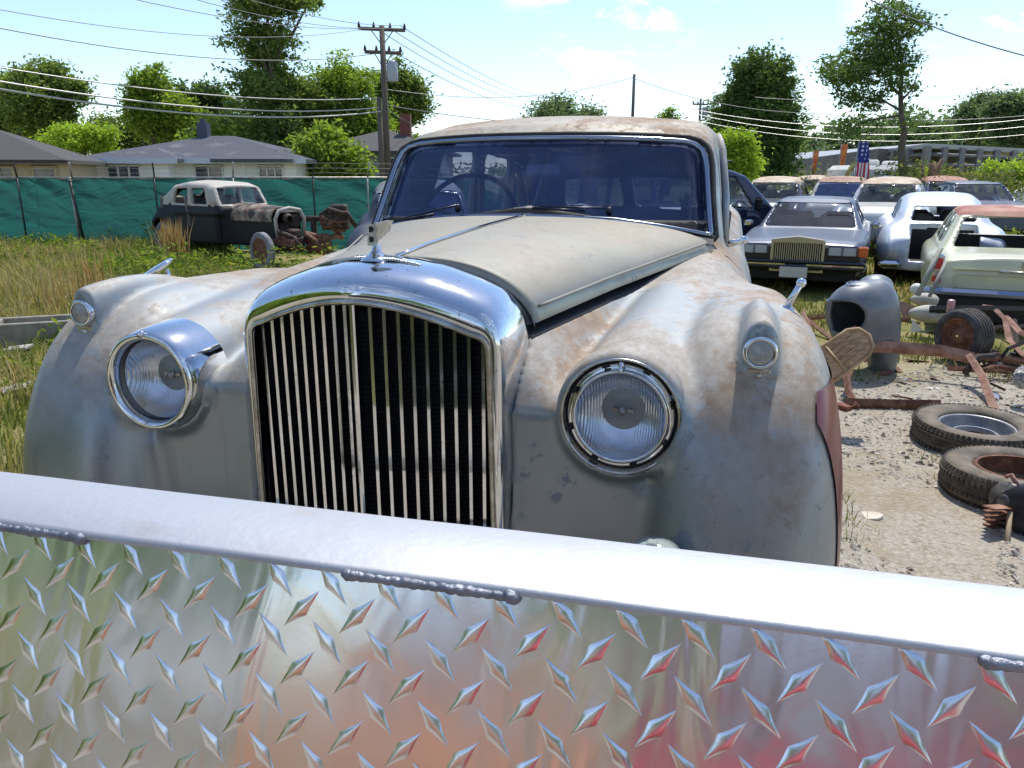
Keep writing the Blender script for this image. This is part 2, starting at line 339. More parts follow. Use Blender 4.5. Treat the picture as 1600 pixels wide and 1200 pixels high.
# ------------------------------------------------------------------ generic car bodies
def interp(y, pts):
    p = np.array(pts, float); return np.interp(y, p[:, 0], p[:, 1])
def slope(y, pts):
    return (interp(y+.02, pts)-interp(y-.02, pts))/.04
def car_fns(P):
    zb = P.get('zb', .30); r1 = P.get('r1', .10); r2 = P.get('r2', .10); L_ = P['L']; belt = P['belt']
    def lower(x, y, z):
        ax = np.abs(x); wv = interp(y, P['plan'])
        dx = ax-(wv-P.get('side', .25)*np.maximum(0, np.abs(z-.62))**2-P.get('tuck', 0)*np.maximum(0, z-.62))
        sl = slope(y, P['top']); dz = (z-(interp(y, P['top'])-P.get('crown', .06)*ax*ax))/np.sqrt(1+sl*sl)
        d = smax(dx, dz, r1); d = smax(d, np.maximum(-y, y-L_), r2); d = smax(d, zb-z, .04)
        for (xc, yc, zc, a, b, c, k) in P.get('bumps', []):
            q = np.sqrt(((ax-xc)/a)**2+((y-yc)/b)**2+((z-zc)/c)**2); e = (q-1)*min(a, b, c); d = smin(d, e, k)
        return d
    def cab(x, y, z):
        ax = np.abs(x); sl = slope(y, P['roof']); dz = (z-(interp(y, P['roof'])-P.get('rcrown', .10)*ax*ax))/np.sqrt(1+sl*sl)
        dx = ax-(P['cabw']-P.get('tum', .28)*(z-belt)-P.get('tapr', 0)*np.maximum(0, y-P['roof'][-2][0]+.5))
        return np.maximum(smax(dx, dz, P.get('rr', .12)), np.maximum(P['roof'][0][0]-y, y-P['roof'][-1][0]))
    def outer(x, y, z):
        return smin(lower(x, y, z), np.maximum(cab(x, y, z), belt-.12-z), P.get('blend', .04))
    def sidewin(x, y, z):
        d = np.full(x.shape, 9.)
        for poly in P.get('wins', []): d = np.minimum(d, np.maximum(polyd(y, z, poly), .30-np.abs(x)))
        return d
    def fwin(x, y, z):
        return np.maximum(polyd(np.abs(x), z, P['fw']), y-P['ymid']) if 'fw' in P else np.full(x.shape, 9.)
    def rwin(x, y, z):
        return np.maximum(polyd(np.abs(x), z, P['rw']), P['ymid']-y) if 'rw' in P else np.full(x.shape, 9.)
    def full(x, y, z):
        d = outer(x, y, z); ax = np.abs(x)
        cav = np.maximum(np.maximum(cab(x, y, z)+P.get('th', .045), .42-z), ax-(P['cabw']-.09)); cav = np.maximum(cav, np.maximum(P['ycab'][0]-y, y-P['ycab'][1]) if 'ycab' in P else -9)
        d = np.maximum(d, -cav)
        for wfn in (sidewin, fwin, rwin): d = np.maximum(d, -np.maximum(wfn(x, y, z), belt-.05-z))
        for (yw, zw, rw) in P['wheels']: d = np.maximum(d, -np.maximum(np.hypot(y-yw, z-zw)-rw*1.17, (P['W']/2-.27)-ax))
        for (x1, x2, y1, y2, z1, z2) in P.get('holes', []):
            d = np.maximum(d, -np.maximum(np.maximum(np.maximum(x1-ax, ax-x2), np.maximum(y1-y, y-y2)), np.maximum(z1-z, z-z2)))
        return d
    return lower, cab, outer, sidewin, fwin, rwin, full
def make_car(name, label, cat, loc, yaw, P, paint, roofpaint, gl=car_glass, h=.034, group=None, wheels=True, glassed=('f', 's', 'r'), rim=dull_chrome, tyre=rubber, roofname='roof'):
    t = thing(name, label, cat, loc, yaw, group); P = dict(P); P['th'] = max(.045, h*1.6); lower, cab, outer, sw, fw, rw, full = car_fns(P); belt = P['belt']
    H = max(z for _, z in P['roof'])+.08; W_ = P['W']/2+.08
    V, F = nets(full, (-W_, -.12, P.get('zb', .30)-.06), (W_, P['L']+.12, H), h)
    def ik_(c):
        x, y, z = c.T; q = np.maximum(np.maximum(cab(x, y, z)+P['th'], .42-z), np.abs(x)-(P['cabw']-.09)); q = np.maximum(q, np.maximum(P['ycab'][0]-y, y-P['ycab'][1])); return (np.abs(q) < .012) & (cab(x, y, z) < -P['th']+.015)
    cc = cent(V, F); up = (cc[:, 2] > belt+.0) & (cab(cc[:, 0], cc[:, 1], cc[:, 2]) < .05) & (cab(cc[:, 0], cc[:, 1], cc[:, 2]) > -.16)
    rm = up & (cc[:, 2] > P.get('roofsplit', belt+.02))
    ik = ik_(cc); submesh('interior', V, F, ik, inner_m, t); F = F[~ik]; cc = cc[~ik]; rm = rm[~ik]
    hk = np.zeros(len(cc), bool)
    for (x1, x2, y1, y2, z1, z2) in P.get('holes', []): hk |= (np.abs(cc[:, 0]) < x2-.02) & (cc[:, 1] > y1-.06) & (cc[:, 1] < y2) & (cc[:, 2] > z1-.06) & (cc[:, 2] < z2+.06) & (lower(*cc.T) < -.03)
    if hk.any(): submesh('hollow', V, F, hk, black, t)
    submesh('body', V, F, ~rm & ~hk, paint, t); submesh(roofname, V, F, rm, roofpaint, t)
    off = lambda x, y, z: cab(x, y, z)+.014
    V, F = nets(off, (-W_, P['roof'][0][0]-.1, belt-.03), (W_, P['roof'][-1][0]+.1, H), h); cc = cent(V, F); X, Y, Z = cc.T; ok = Z > belt-.02
    for nm, fn, key in (('windscreen', fw, 'f'), ('side_windows', sw, 's'), ('rear_window', rw, 'r')):
        k = ok & (fn(X, Y, Z) < .015)
        if key == 's':
            if key in glassed:
                for poly in P.get('wins', []):
                    for sg in (1, -1):
                        kk = ok & (polyd(Y, Z, poly) < .015) & (X*sg > .3)
                        if kk.any(): submesh('side_window', V, F, kk, gl, t)
        elif key in glassed and k.any(): submesh(nm, V, F, k, gl, t)
    if wheels:
        for (yw, zw, r) in P['wheels']:
            for s in (1, -1): wheel(t, s*(P['W']/2-.13), yw, zw-.01, r, s, .19, rim, rub=tyre)
    # seats inside, seen through the glass
    if P.get('seats', True):
        y0 = P['roof'][0][0]
        for yy in (y0+1.25, y0+2.25):
            m = MB(); m.box((0, yy-.3, .55), (P['cabw']*1.7, .55, .2), bev=.06)
            for sx in (-.36, .36): m.box((sx, yy+.02, belt-.10), (.56, .16, .62), rot=(-.2, 0, 0), bev=.06)
            m.build('seat', seat_mat, t)
        m = MB(); m.lathe([(.19, -.012), (.205, 0), (.19, .012), (.178, 0)], (-.36, y0+.62, belt+.02), (0, -.9, .5), 24, True)
        m.tube([(-.36-.18, y0+.62, belt+.02), (-.36+.18, y0+.62, belt+.02)], .01, 6); m.build('steering_wheel', black, t)
    return t

# ------------------------------------------------------------------ the old saloon in front
PSI = R(15.74); HO = np.array([-.2904, 1.5024, 0.]); EX = np.array([cos(PSI), -sin(PSI), 0]); EY = np.array([sin(PSI), cos(PSI), 0])
def lp(px, py, axis, val):
    """point of the saloon's own frame where a sight line meets the plane axis=val"""
    r = ray(px, py); c = np.array([0, 0, CZ])-HO; lc = np.array([c@EX, c@EY, c[2]]); lr = np.array([r@EX, r@EY, r[2]])
    return lc+lr*((val-lc[axis])/lr[axis])
HERO = dict(L=5.15, W=1.84, zb=.32, belt=1.10, plan=[(0, .42), (1.0, .56), (1.42, .76), (1.8, .82), (4.2, .82), (5.15, .70)],
  top=[(0, .90), (1.0, 1.02), (1.36, 1.12), (1.7, 1.09), (3.7, 1.07), (4.4, 1.04), (5.0, .92), (5.15, .8)], side=.10, tuck=.36, crown=.14, r1=.12, r2=.25,
  roof=[(1.10, 1.02), (1.235, 1.185), (1.45, 1.50), (1.56, 1.555), (1.9, 1.605), (2.4, 1.62), (3.1, 1.58), (3.7, 1.42), (4.25, 1.08), (4.4, 1.0)],
  cabw=.668, tum=.15, rr=.10, rcrown=.09, blend=.05, ymid=2.4, ycab=(1.3, 4.1), wheels=[(3.95, .34, .36)],
  bumps=[(.62, 3.9, .60, .20, .75, .34, .12)])
hl, hcab0, houter0, _, _, _, _ = car_fns(HERO)
YS = .28
def hcab(x, y, z): return hcab0(x, y-YS*x*x, z)
FW = [(-.3, 1.236), (.30, 1.226), (.612, 1.180), (.572, 1.440), (.545, 1.474), (.49, 1.487), (.25, 1.497), (-.3, 1.499)]
SW = [[(1.83, 1.14), (2.50, 1.14), (2.50, 1.48), (2.0, 1.47)], [(2.62, 1.14), (3.15, 1.14), (3.15, 1.45), (2.62, 1.48)], [(3.22, 1.16), (3.50, 1.16), (3.40, 1.36), (3.22, 1.42)]]
RW = [(.04, 1.16), (.46, 1.16), (.40, 1.34), (.04, 1.36)]
def xh(y): return np.interp(y, [.10, .15, .6, 1.25, 1.4], [.285, .298, .408, .622, .66])
def zhe(y): return np.interp(y, [.10, .15, .6, 1.25, 1.4], [1.080, 1.085, 1.103, 1.140, 1.14])
def fr(x, y, z):
    ax = np.abs(x)
    # wing: long pontoon with a rounded nose
    u = np.abs(ax-np.interp(y, [.4, .8, 1.1, 1.5, 2.5], [.742, .725, .690, .665, .64]))/.200; v = np.maximum(0, np.abs(z-.60))/np.interp(y, [.4, .8, 1.10, 1.5, 2.0, 3.0, 4], [.498, .485, .455, .37, .25, .08, .05]); wv = np.maximum(0, .30-y)/.400
    q = (u**3.8+v**2.0+wv**2.5)**(1/2.4); wing = (q-1)*.18
    # headlamp pod sweeping back
    ys = np.clip(y, -.03, 1.2); px_ = .51+.07*ys; rr = .118+.035*ys; pz = .935+.03*ys
    pod = np.maximum(np.sqrt((ax-px_)**2*1.0+(z-pz)**2)-rr, np.where(y < 0, -y-.012, -9)); pod = smax(np.sqrt((ax-px_)**2+(z-pz)**2)-rr, -.012-y, .03)
    # nose between pods and shell, up to the bonnet edge
    ztop = zhe(y)-.034-.85*np.maximum(0, ax-xh(y)); nose = smax((z-ztop)*.72, ax-.74, .05)
    yf = .02+.75*np.clip(z-.93, 0, .3)+.10*np.clip(.62-z, 0, .3); nose = smax(nose, (yf-y)*.85, .04)
    d = smin(pod, nose, .030); d = smin(d, wing, .032)
    # torpedo housing of the side lamp
    tp = np.sqrt(((ax-.752)/.040)**2+((y-.20)/.26)**2+((z-1.056)/.078)**2); tp = smax((tp-1)*.036, .063-y, .006); d = smin(d, tp, .006)
    d = np.maximum(d, -np.maximum(np.hypot(ax-.51, z-.941)-.106, y-.05))
    d = np.maximum(d, -np.maximum(ax-.296, y-.135))
    return d
def hero(x, y, z):
    ax = np.abs(x); cabd = hcab(x, y, z)
    d = smin(fr(x, y, z), hl(x, y, z), .06); d = smin(d, np.maximum(cabd, 1.0-z), .04)
    cav = np.maximum(np.maximum(cabd+.04, .45-z), ax-.585); cav = np.maximum(cav, np.maximum(1.27+YS*x*x-y, y-4.1)); d = np.maximum(d, -cav)
    d = np.maximum(d, -np.maximum(polyd(ax, z, FW, .008), y-2.2))
    for p in SW: d = np.maximum(d, -np.maximum(polyd(y, z, p, .03), .40-ax))
    d = np.maximum(d, -np.maximum(polyd(ax, z, RW, .03), 3.0-y))
    for yw, zw, rw in ((.93, .34, .36), (3.95, .34, .36)): d = np.maximum(d, -np.maximum(np.hypot(y-yw, z-zw)-rw*1.12, .66-ax))
    d = np.maximum(d, -np.maximum(ax-.296, y-.135))
    return d
car = thing('vintage_saloon_car', 'big old silver saloon with weathered rusty paint and tall chrome radiator grille, nearest the camera', 'car', HO, math.degrees(PSI))
V, F = nets(hero, (-1.02, -.16, .28), (1.02, 1.50, 1.22), .0135)
cc = cent(V, F); side = np.zeros(len(cc), bool)
und = (hcab(*cc.T) < -.003) & (cc[:, 2] > 1.06) & (cc[:, 1] > 1.2); dupl = (cc[:, 2] > 1.168) & (cc[:, 1] > 1.175) & (np.abs(cc[:, 0]) < .74); F = F[~dupl]; cc = cc[~dupl]; und = und[~dupl]
side = np.zeros(len(cc), bool)
fw_o = submesh('front_wings', V, F, ~und, silver, car); submesh('dash_top', V, F, und, black, car)
V, F = nets(lambda x, y, z: hero(x, y, z)-.0025, (-1.02, -.16, .28), (1.02, 1.50, 1.22), .0135); cc = cent(V, F)
import bmesh
for sg in (1,):
    o = submesh('lower_wing_panel', V, F, (cc[:, 0]*sg > .80) & (cc[:, 1] < 1.47) & (cc[:, 2] < 1.03), maroon, car); o['label'] = 'maroon red lower side panel behind the front wing edge'
    bm = bmesh.new(); bm.from_mesh(o.data)
    for pc_, pn_ in (((sg*.8665, 0, .75), (sg, 0, .05)), ((0, .02 if sg > 0 else .25, 0), (0, 1, 0)), ((0, 0, 1.0), (0, 0, -1))):
        bmesh.ops.bisect_plane(bm, geom=bm.verts[:]+bm.edges[:]+bm.faces[:], plane_co=pc_, plane_no=pn_, clear_inner=True)
    bm.to_mesh(o.data); bm.free()
V, F = nets(hero, (-1.0, 1.40, .28), (1.0, 5.25, 1.70), .026)
cc = cent(V, F); rm = cc[:, 2] > 1.13; rm &= cc[:, 1] > 1.42
keep = cc[:, 1] > 1.44
sd = (np.abs(cc[:, 0]) > .5) & (cc[:, 2] < .62) & (cc[:, 1] > 1.6) & (cc[:, 1] < 3.4); und = keep & (hcab(*cc.T) < -.003) & (cc[:, 2] > 1.06) & (cc[:, 1] < 1.9) & (cc[:, 2] < 1.20); submesh('dash_top', V, F, und, black, car); keep &= ~und
xx, yy_, zz_ = cc.T; cabin = hcab(xx, yy_, zz_); inn = keep & (cabin < -.025) & (np.abs(xx) < .595) & (yy_ < 4.11) & (zz_ > .44); submesh('cabin_lining', V, F, inn, inner_m, car); keep &= ~inn
submesh('body', V, F, keep & ~rm & ~sd, silver, car); 
for sg in (1, -1): submesh('door_panel', V, F, keep & ~rm & sd & (cc[:, 0]*sg > 0), maroon, car)
V, F = nets(hero, (-.75, 1.17, 1.13), (.75, 2.0, 1.68), .0125); cc = cent(V, F); fk = (cc[:, 2] > 1.165) & (cc[:, 1] < 1.97)
roof_paint = patina('weathered roof paint', 1.1, base=(.33, .32, .28))
lowf = fk & (cc[:, 1] < 1.62) & (cc[:, 2] < np.where(np.abs(cc[:, 0]) < .60, 1.262-.14*cc[:, 0]**2, 0)); submesh('scuttle_panel', V, F, lowf, black, car)
submesh('windscreen_surround', V, F, fk & ~lowf & (cc[:, 2] < 1.46), silver, car); submesh('roof', V, F, fk & (cc[:, 2] >= 1.46), roof_paint, car)
V, F = nets(hero, (-.8, 1.90, 1.13), (.8, 4.5, 1.70), .024); cc = cent(V, F)
submesh('rear_roof', V, F, (cc[:, 1] > 1.96) & (cc[:, 2] > 1.16), roof_paint, car)
# glass
off = lambda x, y, z: hcab(x, y, z)+.012
V, F = nets(off, (-.72, 1.1, 1.12), (.72, 4.4, 1.62), .02); cc = cent(V, F); X, Y, Z = cc.T
submesh('windscreen', V, F, (polyd(np.abs(X), Z, FW, .008) < .012) & (Y < 2.0), sky_film_glass, car)
for p in SW:
    for sg in (1, -1): submesh('side_window', V, F, (polyd(Y, Z, p) < .012) & (X*sg > .4), dusty_glass, car)
submesh('rear_window', V, F, (polyd(np.abs(X), Z, RW) < .012) & (Y > 3), dusty_glass, car)
# windscreen frame
prof = HERO['roof'][1:4]
def wsy(x, z):
    zz = z+.09*x*x; return np.interp(zz, [p[1] for p in prof], [p[0] for p in prof])+YS*x*x
half = [(0, 1.237), (.15, 1.233), (.30, 1.226), (.45, 1.206), (.60, 1.180), (.613, 1.178), (.618, 1.185), (.612, 1.22), (.60, 1.30), (.587, 1.39), (.578, 1.43), (.565, 1.457), (.54, 1.476), (.50, 1.487), (.40, 1.493), (.25, 1.498), (.12, 1.4995)]
out = half+[(-x, z) for x, z in [(0, 1.50)]+half[::-1][:-1]]
m = MB(); pts = [(x, wsy(x, z)-.014, z) for x, z in out]; m.tube(pts+[pts[0]], .0095, 8, False); m.build('windscreen_frame', trim_blue, car)
m = MB(); m.tube([(x*1.03+(.0), wsy(x*1.03, z+.016 if z > 1.3 else z-.016)-.004, (z+.014) if z > 1.3 else z-.014) for x, z in out]+[(0, wsy(0, 1.22), 1.223)], .010, 8, False); m.build('windscreen_seal', rubber, car)
# cowl and scuttle under the glass
m = MB(); G = []
for i in range(5):
    row = []
    for j in range(41):
        x = -.63+1.26*j/40; z = 1.228-.14*x*x-.004*i; row.append((x, 1.255+YS*x*x-.028*i, z-.003))
    G.append(row)
m.grid(G); m.build('scuttle', black, car)
# bonnet
G = []; nu = 60; nv = 46
for i in range(nv+1):
    row = []; t_ = i/nv
    for j in range(nu+1):
        u = -1+2*j/nu; y0 = .172; y1 = 1.200+.25*(u*.6)**2; y = y0+(y1-y0)*t_
        zc = float(np.interp(y, [.15, .35, .8, 1.3], [1.205, 1.217, 1.232, 1.240])); ze = float(zhe(y)); X_ = float(xh(y))
        uu = abs(u)**.85; z = ze+(zc-ze)*(1-uu**2.7)**.62
        row.append((math.copysign(uu, u)*X_, y, z))
    row = [(row[0][0], row[0][1], row[0][2]-.010)]+row+[(row[-1][0], row[-1][1], row[-1][2]-.010)]
    G.append(row)
G = [[(a, b, c-.02) for a, b, c in G[0]]]+G
m = MB(); m.grid(G); bon = m.build('bonnet', bonnet_paint, car)
G = []
for y in (.118, .15, .20, .26):
    G.append([(math.copysign(abs(u)**.85, u)*(float(xh(y))-.006), y, 1.075+(1.192-1.075)*(1-(abs(u)**.85)**2.7)**.62) for u in np.linspace(-1, 1, 61)])
m = MB(); m.grid(G); m.build('bonnet_gap_shade', black, car)  # black arch filling the bonnet gap, standing in for its shade
for s in (1, -1):      # black ribbon painting the shade in the gap between bonnet and wing
    G = []
    for y in np.linspace(.150, 1.27, 60):
        X_, Z_ = float(xh(y)), float(zhe(y)); G.append([(s*(X_-.05), y, Z_-.010), (s*(X_-.02), y, Z_-.026), (s*(X_-.002), y, Z_-.030), (s*(X_+.004), y, Z_-.0335), (s*(X_+.0055), y, Z_-.040)])
    m = MB(); m.grid(G); m.build('shut_gap_shade', black, car)
m = MB()
for s in (1, -1):
    m = MB(); m.tube([(s*(float(xh(y))-.004), y, float(zhe(y))+.022) for y in np.linspace(.2, 1.22, 22)], .0035, 6); m.build('bonnet_bead', bonnet_paint, bon)
m = MB(); m.tube([(0, y, float(np.interp(y, [.15, .35, .8, 1.3], [1.205, 1.217, 1.232, 1.240]))+.003) for y in np.linspace(.16, 1.22, 12)], .0055, 8, flat=.7); m.build('bonnet_strip', chrome, bon)
m = MB(); m.box((0, .7, .98), (.50, 1.0, .12)); m.build('engine_bay', black, car)
# radiator shell
def inner(n=72):
    P_ = []
    for i in range(10): P_.append((.272-.014*i/9, .40+.645*i/9))
    for k in range(1, 6): a = pi/2*k/6; P_.append((.228+.030*cos(a), 1.050+.030*sin(a)))
    for i in range(13): x = .222*(1-i/12); P_.append((x, 1.083+.058*(1-(x/.222)**1.7)))
    return P_
def outer_(n=72):
    P_ = []
    for i in range(10): P_.append((.306-.002*i/9, .40+.60*i/9))
    P_ += [(.303, 1.030), (.299, 1.062), (.291, 1.092), (.279, 1.118), (.262, 1.139)]
    ox = [0, .03, .06, .124, .18, .215, .246]; oz = [1.2115, 1.2105, 1.2085, 1.1975, 1.180, 1.167, 1.152]
    for i in range(13): x = .246*(1-i/12); P_.append((x, float(np.interp(x, ox, oz))))
    return P_
I_ = inner(); O_ = outer_(); I2 = I_+[(-x, z) for x, z in I_[::-1][1:]]; O2 = O_+[(-x, z) for x, z in O_[::-1][1:]]
vee = lambda x: -.052+.20*abs(x)
G = []
secs = [(-.012, .030), (-.008, .0)]  # lip returning into the opening
ns = 14
for s_i in range(ns+3):
    row = []
    for (xi, zi), (xo, zo) in zip(I2, O2):
        f_ = min(1, max(0, (zi-.95)/.12)); w0 = vee(xi)
        if s_i == 0: row.append((xi*.985, w0+.05, zi-.006*f_)); continue
        if s_i == 1: row.append((xi, w0+.0, zi)); continue
        if s_i == 2: row.append((xi+.004*np.sign(xi)*(1-.5*f_), w0-.012, zi+.008*f_)); continue
        a = pi/2*(s_i-2)/ns; A = sin(a)**.9; B = 1-cos(a); yb = .142*f_+.095*(1-f_)
        bulge = .012*sin(a*2)*f_
        row.append((xi+.006*np.sign(xi)+(xo-xi-.006*np.sign(xi))*A, w0-.010+(yb-w0+.010)*B-bulge*.5, zi+.010*f_+(zo-zi-.010*f_)*A+bulge*.6))
    G.append(row)
G.append([(x*.97, y+.02, z-.012) for x, y, z in G[-1]])
m = MB(); m.grid(G); shell = m.build('radiator_shell', chrome, car)
m = MB(); m.tube([(x, vee(x)-.012, z+.003) for x, z in I2], .0055, 6); m.build('grille_surround', dull_chrome, car)
m = MB()
for k in range(-9, 10):
    if k == 0: continue
    x = k*.0268; zt = float(np.interp(abs(x), [0, .06, .12, .18, .222, .245, .258], [1.141, 1.134, 1.121, 1.103, 1.083, 1.074, 1.05]))+.004
    y = vee(x)+.012
    P_ = [(-.0034, 0), (.0034, 0), (.0039, .004), (.0028, .034), (-.0028, .034), (-.0039, .004)]
    V_ = [(x+a, y+b, z) for z in (.42, zt) for a, b in P_]
    m.add(V_, [(i, (i+1) % 6, 6+(i+1) % 6, 6+i) for i in range(6)], False)
m.build('grille_vanes', chrome, car)
m = MB(); m.box((0, vee(0)+.008, .775), (.011, .03, .735), bev=.003); m.build('grille_centre_bar', chrome, car)
m = MB(); m.box((0, .105, .76), (.545, .02, .68)); m.box((.266, .06, .74), (.008, .09, .62)); m.box((-.266, .06, .74), (.008, .09, .62)); 
for k in range(60): m.box((0, .092, .45+.0105*k), (.53, .006, .003))
m.build('radiator_core', core, car)
# mascot: winged letter on a pedestal, and the spread wings badge
m = MB(); m.lathe([(.034, 0), (.030, .006), (.018, .012), (.010, .022), (.0075, .034)], (0, .06, 1.207), (0, .12, 1), 20); ped = m.build('mascot_base', chrome, car)
Bp = [(-.012, 0), (.005, 0), (.012, .004), (.014, .012), (.010, .0195), (.0065, .022), (.010, .0255), (.0125, .033), (.009, .041), (.003, .044), (-.012, .044)]
m = MB(); m.prism([(a*.82, b*.95) for a, b in Bp], (0, .048, 1.240), (.96, .26, 0), (0, .10, 1), .008); mas = m.build('mascot', dull_chrome, car)
m = MB()
for zz in (.0065, .0265):
    m.prism([(-.004, 0), (.002, 0), (.0045, .004), (.0045, .008), (.002, .011), (-.004, .011)], (0, .043, 1.2405+zz), (.96, .26, 0), (0, .10, 1), .004)
m.build('letter_opening', black, mas)
m = MB(); wing = [(0, .010), (.012, .012), (.022, .018), (.034, .030), (.046, .047), (.034, .048), (.016, .045), (0, .044)]
m.prism(wing, (.004, .052, 1.240), (.45, .89, 0), (0, .0, 1), .006)
for k in range(8): m.tube([(.004+.45*(.004+.0045*k), .052+.89*(.004+.0045*k), 1.252+.002*k), (.004+.45*(.014+.0042*k), .052+.89*(.014+.0042*k), 1.288-.001*abs(k-5))], .0012, 5)
m.build('mascot_wing', dull_chrome, mas)
def shellz(x, back=0):   # top of the chrome shell part-way back
    return float(np.interp(abs(x), [0, .04, .08, .12], [1.2205, 1.2175, 1.2095, 1.196]))-back
m = MB()
for s in (1, -1):
    for k in range(16):
        a = k/15; x0 = .006+.082*a; ln = .020*(1-a*.75)*(1.1 if k > 1 else .8)
        m.tube([(s*x0, .062, shellz(x0)-.004), (s*(x0+.006), .062-ln*.6, shellz(x0)-.0045), (s*(x0+.010), .062-ln, shellz(x0)-.0060)], [.0042, .004, .0015], 6)
    m.tube([(0, .066, shellz(0)-.002), (s*.05, .068, shellz(.05)-.002), (s*.098, .062, shellz(.098)-.004)], [.005, .0045, .001], 6)
m.lathe([(.001, .012), (.010, .010), (.013, 0)], (0, .045, 1.209), (0, -.25, 1), 14)
m.build('winged_badge', dull_chrome, car)
# headlamps
def headlamp(sx, bezel):
    c = (sx*.51, 0, .941); A = (0, -1, .02)
    root = None
    if bezel:
        m = MB(); m.lathe([(.090, .018), (.092, .030), (.098, .037), (.105, .036), (.110, .028), (.1155, .005), (.1195, -.03), (.122, -.085)], c, A, 56); root = m.build('headlamp', chrome, car)
        m = MB(); m.tube([(c[0], -.028, .941+.112), (c[0], -.042, .941+.104)], .006, 10); m.build('bezel_clip', chrome, root)
        yo = .0
    else:
        m = MB(); m.lathe([(.1125, .002), (.1110, .0055), (.1085, .0055), (.107, .0), (.1065, -.075)], c, A, 56); root = m.build('headlamp', dull_chrome, car)
        m = MB(); m.lathe([(.126, -.045), (.123, -.012), (.119, -.002), (.1125, .002)], c, A, 56); m.build('lamp_seat', silver, root)
        m = MB(); m.lathe([(.1065, -.016), (.096, -.017)], c, A, 56); m.build('bucket', black, root)
        m = MB(); m.lathe([(.1015, -.018), (.1005, -.008), (.0965, -.005), (.093, -.007), (.0895, .003), (.086, .006), (.0835, .002)], c, A, 56)
        m.build('retaining_ring', chrome, root)
        for k in range(8):
            m = MB(); a = k*pi/4+.3; p = (c[0]+.0985*cos(a), .001, c[2]+.0985*sin(a)); m.tube([(p[0]-.007*sin(a), .003, p[2]+.007*cos(a)), (p[0]+.007*sin(a), .003, p[2]-.007*cos(a))], .0028, 6); m.build('ring_slot', black, root)
        m = MB(); m.tube([(c[0], -.006, c[2]+.100), (c[0], -.016, c[2]+.088)], .0042, 8); m.lathe([(0, .006), (.004, .005), (.006, 0)], (c[0], -.004, c[2]+.101), (0, -1, .2), 12); m.build('adjusting_screw', chrome, root)
        m = MB(); m.lathe([(.113, -.004), (.114, .001), (.111, .0025)], c, A, 56); m.build('rusty_rim', rust, root)
    m = MB(); m.lathe([(.0005, .041), (.02, .0402), (.04, .0375), (.06, .0325), (.078, .0255), (.0895, .018), (.091, .012)] if bezel else [(.0005, .020), (.02, .0192), (.04, .0165), (.06, .0115), (.075, .006), (.085, -.002)], c, A, 48)
    m.build('lens', lens_glass, root)
    m = MB(); m.lathe([(.089, 0.0), (.082, -.015), (.070, -.032), (.05, -.047), (.025, -.056), (.0005, -.058)], c, A, 48); m.build('reflector', flut, root)
    m = MB(); m.lathe([(.0005, -.032), (.007, -.034), (.009, -.04), (.009, -.055)], c, A, 16)
    m.box((c[0], .045, c[2]), (.04, .004, .006)); m.build('bulb_shield', dull_chrome, root)
    return root
flut = mat('fluted reflector', (.80, .82, .87), rough=.2, metal=1)
_n = flut.node_tree; _w = N(_n, 'ShaderNodeTexWave'); _w.inputs['Scale'].default_value = 60; _w.inputs['Distortion'].default_value = 1.5; _w.inputs['Detail'].default_value = 2
_t = N(_n, 'ShaderNodeTexCoord'); _b = N(_n, 'ShaderNodeBump'); _b.inputs['Strength'].default_value = .25; _b.inputs['Distance'].default_value = .004
_n.links.new(_t.outputs['Object'], _w.inputs[0]); _n.links.new(_w.outputs[0], _b.inputs['Height']); _n.links.new(_b.outputs[0], _n.nodes['Principled BSDF'].inputs['Normal'])
headlamp(-1, True)['label'] = 'headlamp still wearing its polished chrome bezel'; headlamp(1, False)['label'] = 'headlamp with its outer bezel missing'
for s in (1, -1):
    c = (s*.752, .060, 1.066)
    m = MB(); m.lathe([(.0295, -.02), (.031, -.004), (.0305, .006), (.027, .011), (.0235, .009)], c, (0, -1, .05), 28); r_ = m.build('side_lamp', chrome, car)
    m = MB(); m.lathe([(.0005, .013), (.006, .0125), (.0075, .0105), (.0105, .0125), (.012, .0100), (.0155, .0115), (.017, .0085), (.0205, .0095), (.0235, .006)], c, (0, -1, .05), 28); m.build('lens', lens_dull := mat('ribbed lens', (.38, .39, .38), (.28, .28, .27), 40, rough=.2, coat=.5), r_)
    m = MB(); m.box((s*.752, .0625, 1.020), (.042, .006, .03), bev=.002); m.lathe([(0, .004), (.005, .003), (.006, 0)], (s*.752, .059, 1.022), n=10); m.build('lamp_base', dull_chrome, r_)
# fog lamp peeping over the rail
p = lp(1020, 903, 1, -.16)
m = MB(); m.lathe([(.0005, .02), (.03, .017), (.05, .010), (.058, 0), (.062, -.01), (.055, -.05), (.02, -.09)], p, (0, -1, 0), 32); m.box((p[0]-.004, p[1], p[2]+.064), (.018, .02, .010), bev=.002); m.build('fog_lamp', mat('old fog glass', (.35, .4, .38), rough=.15, coat=.6), car)
m = MB(); m.tube([(x, -.30-.0+.12*(x/.9)**2, .50) for x in np.linspace(-.92, .92, 24)], .05, 12, flat=.7)
m.tube([(.5, -.28, .5), (.5, .2, .5)], .03); m.tube([(-.5, -.28, .5), (-.5, .2, .5)], .03); m.build('front_bumper', dull_chrome, car)
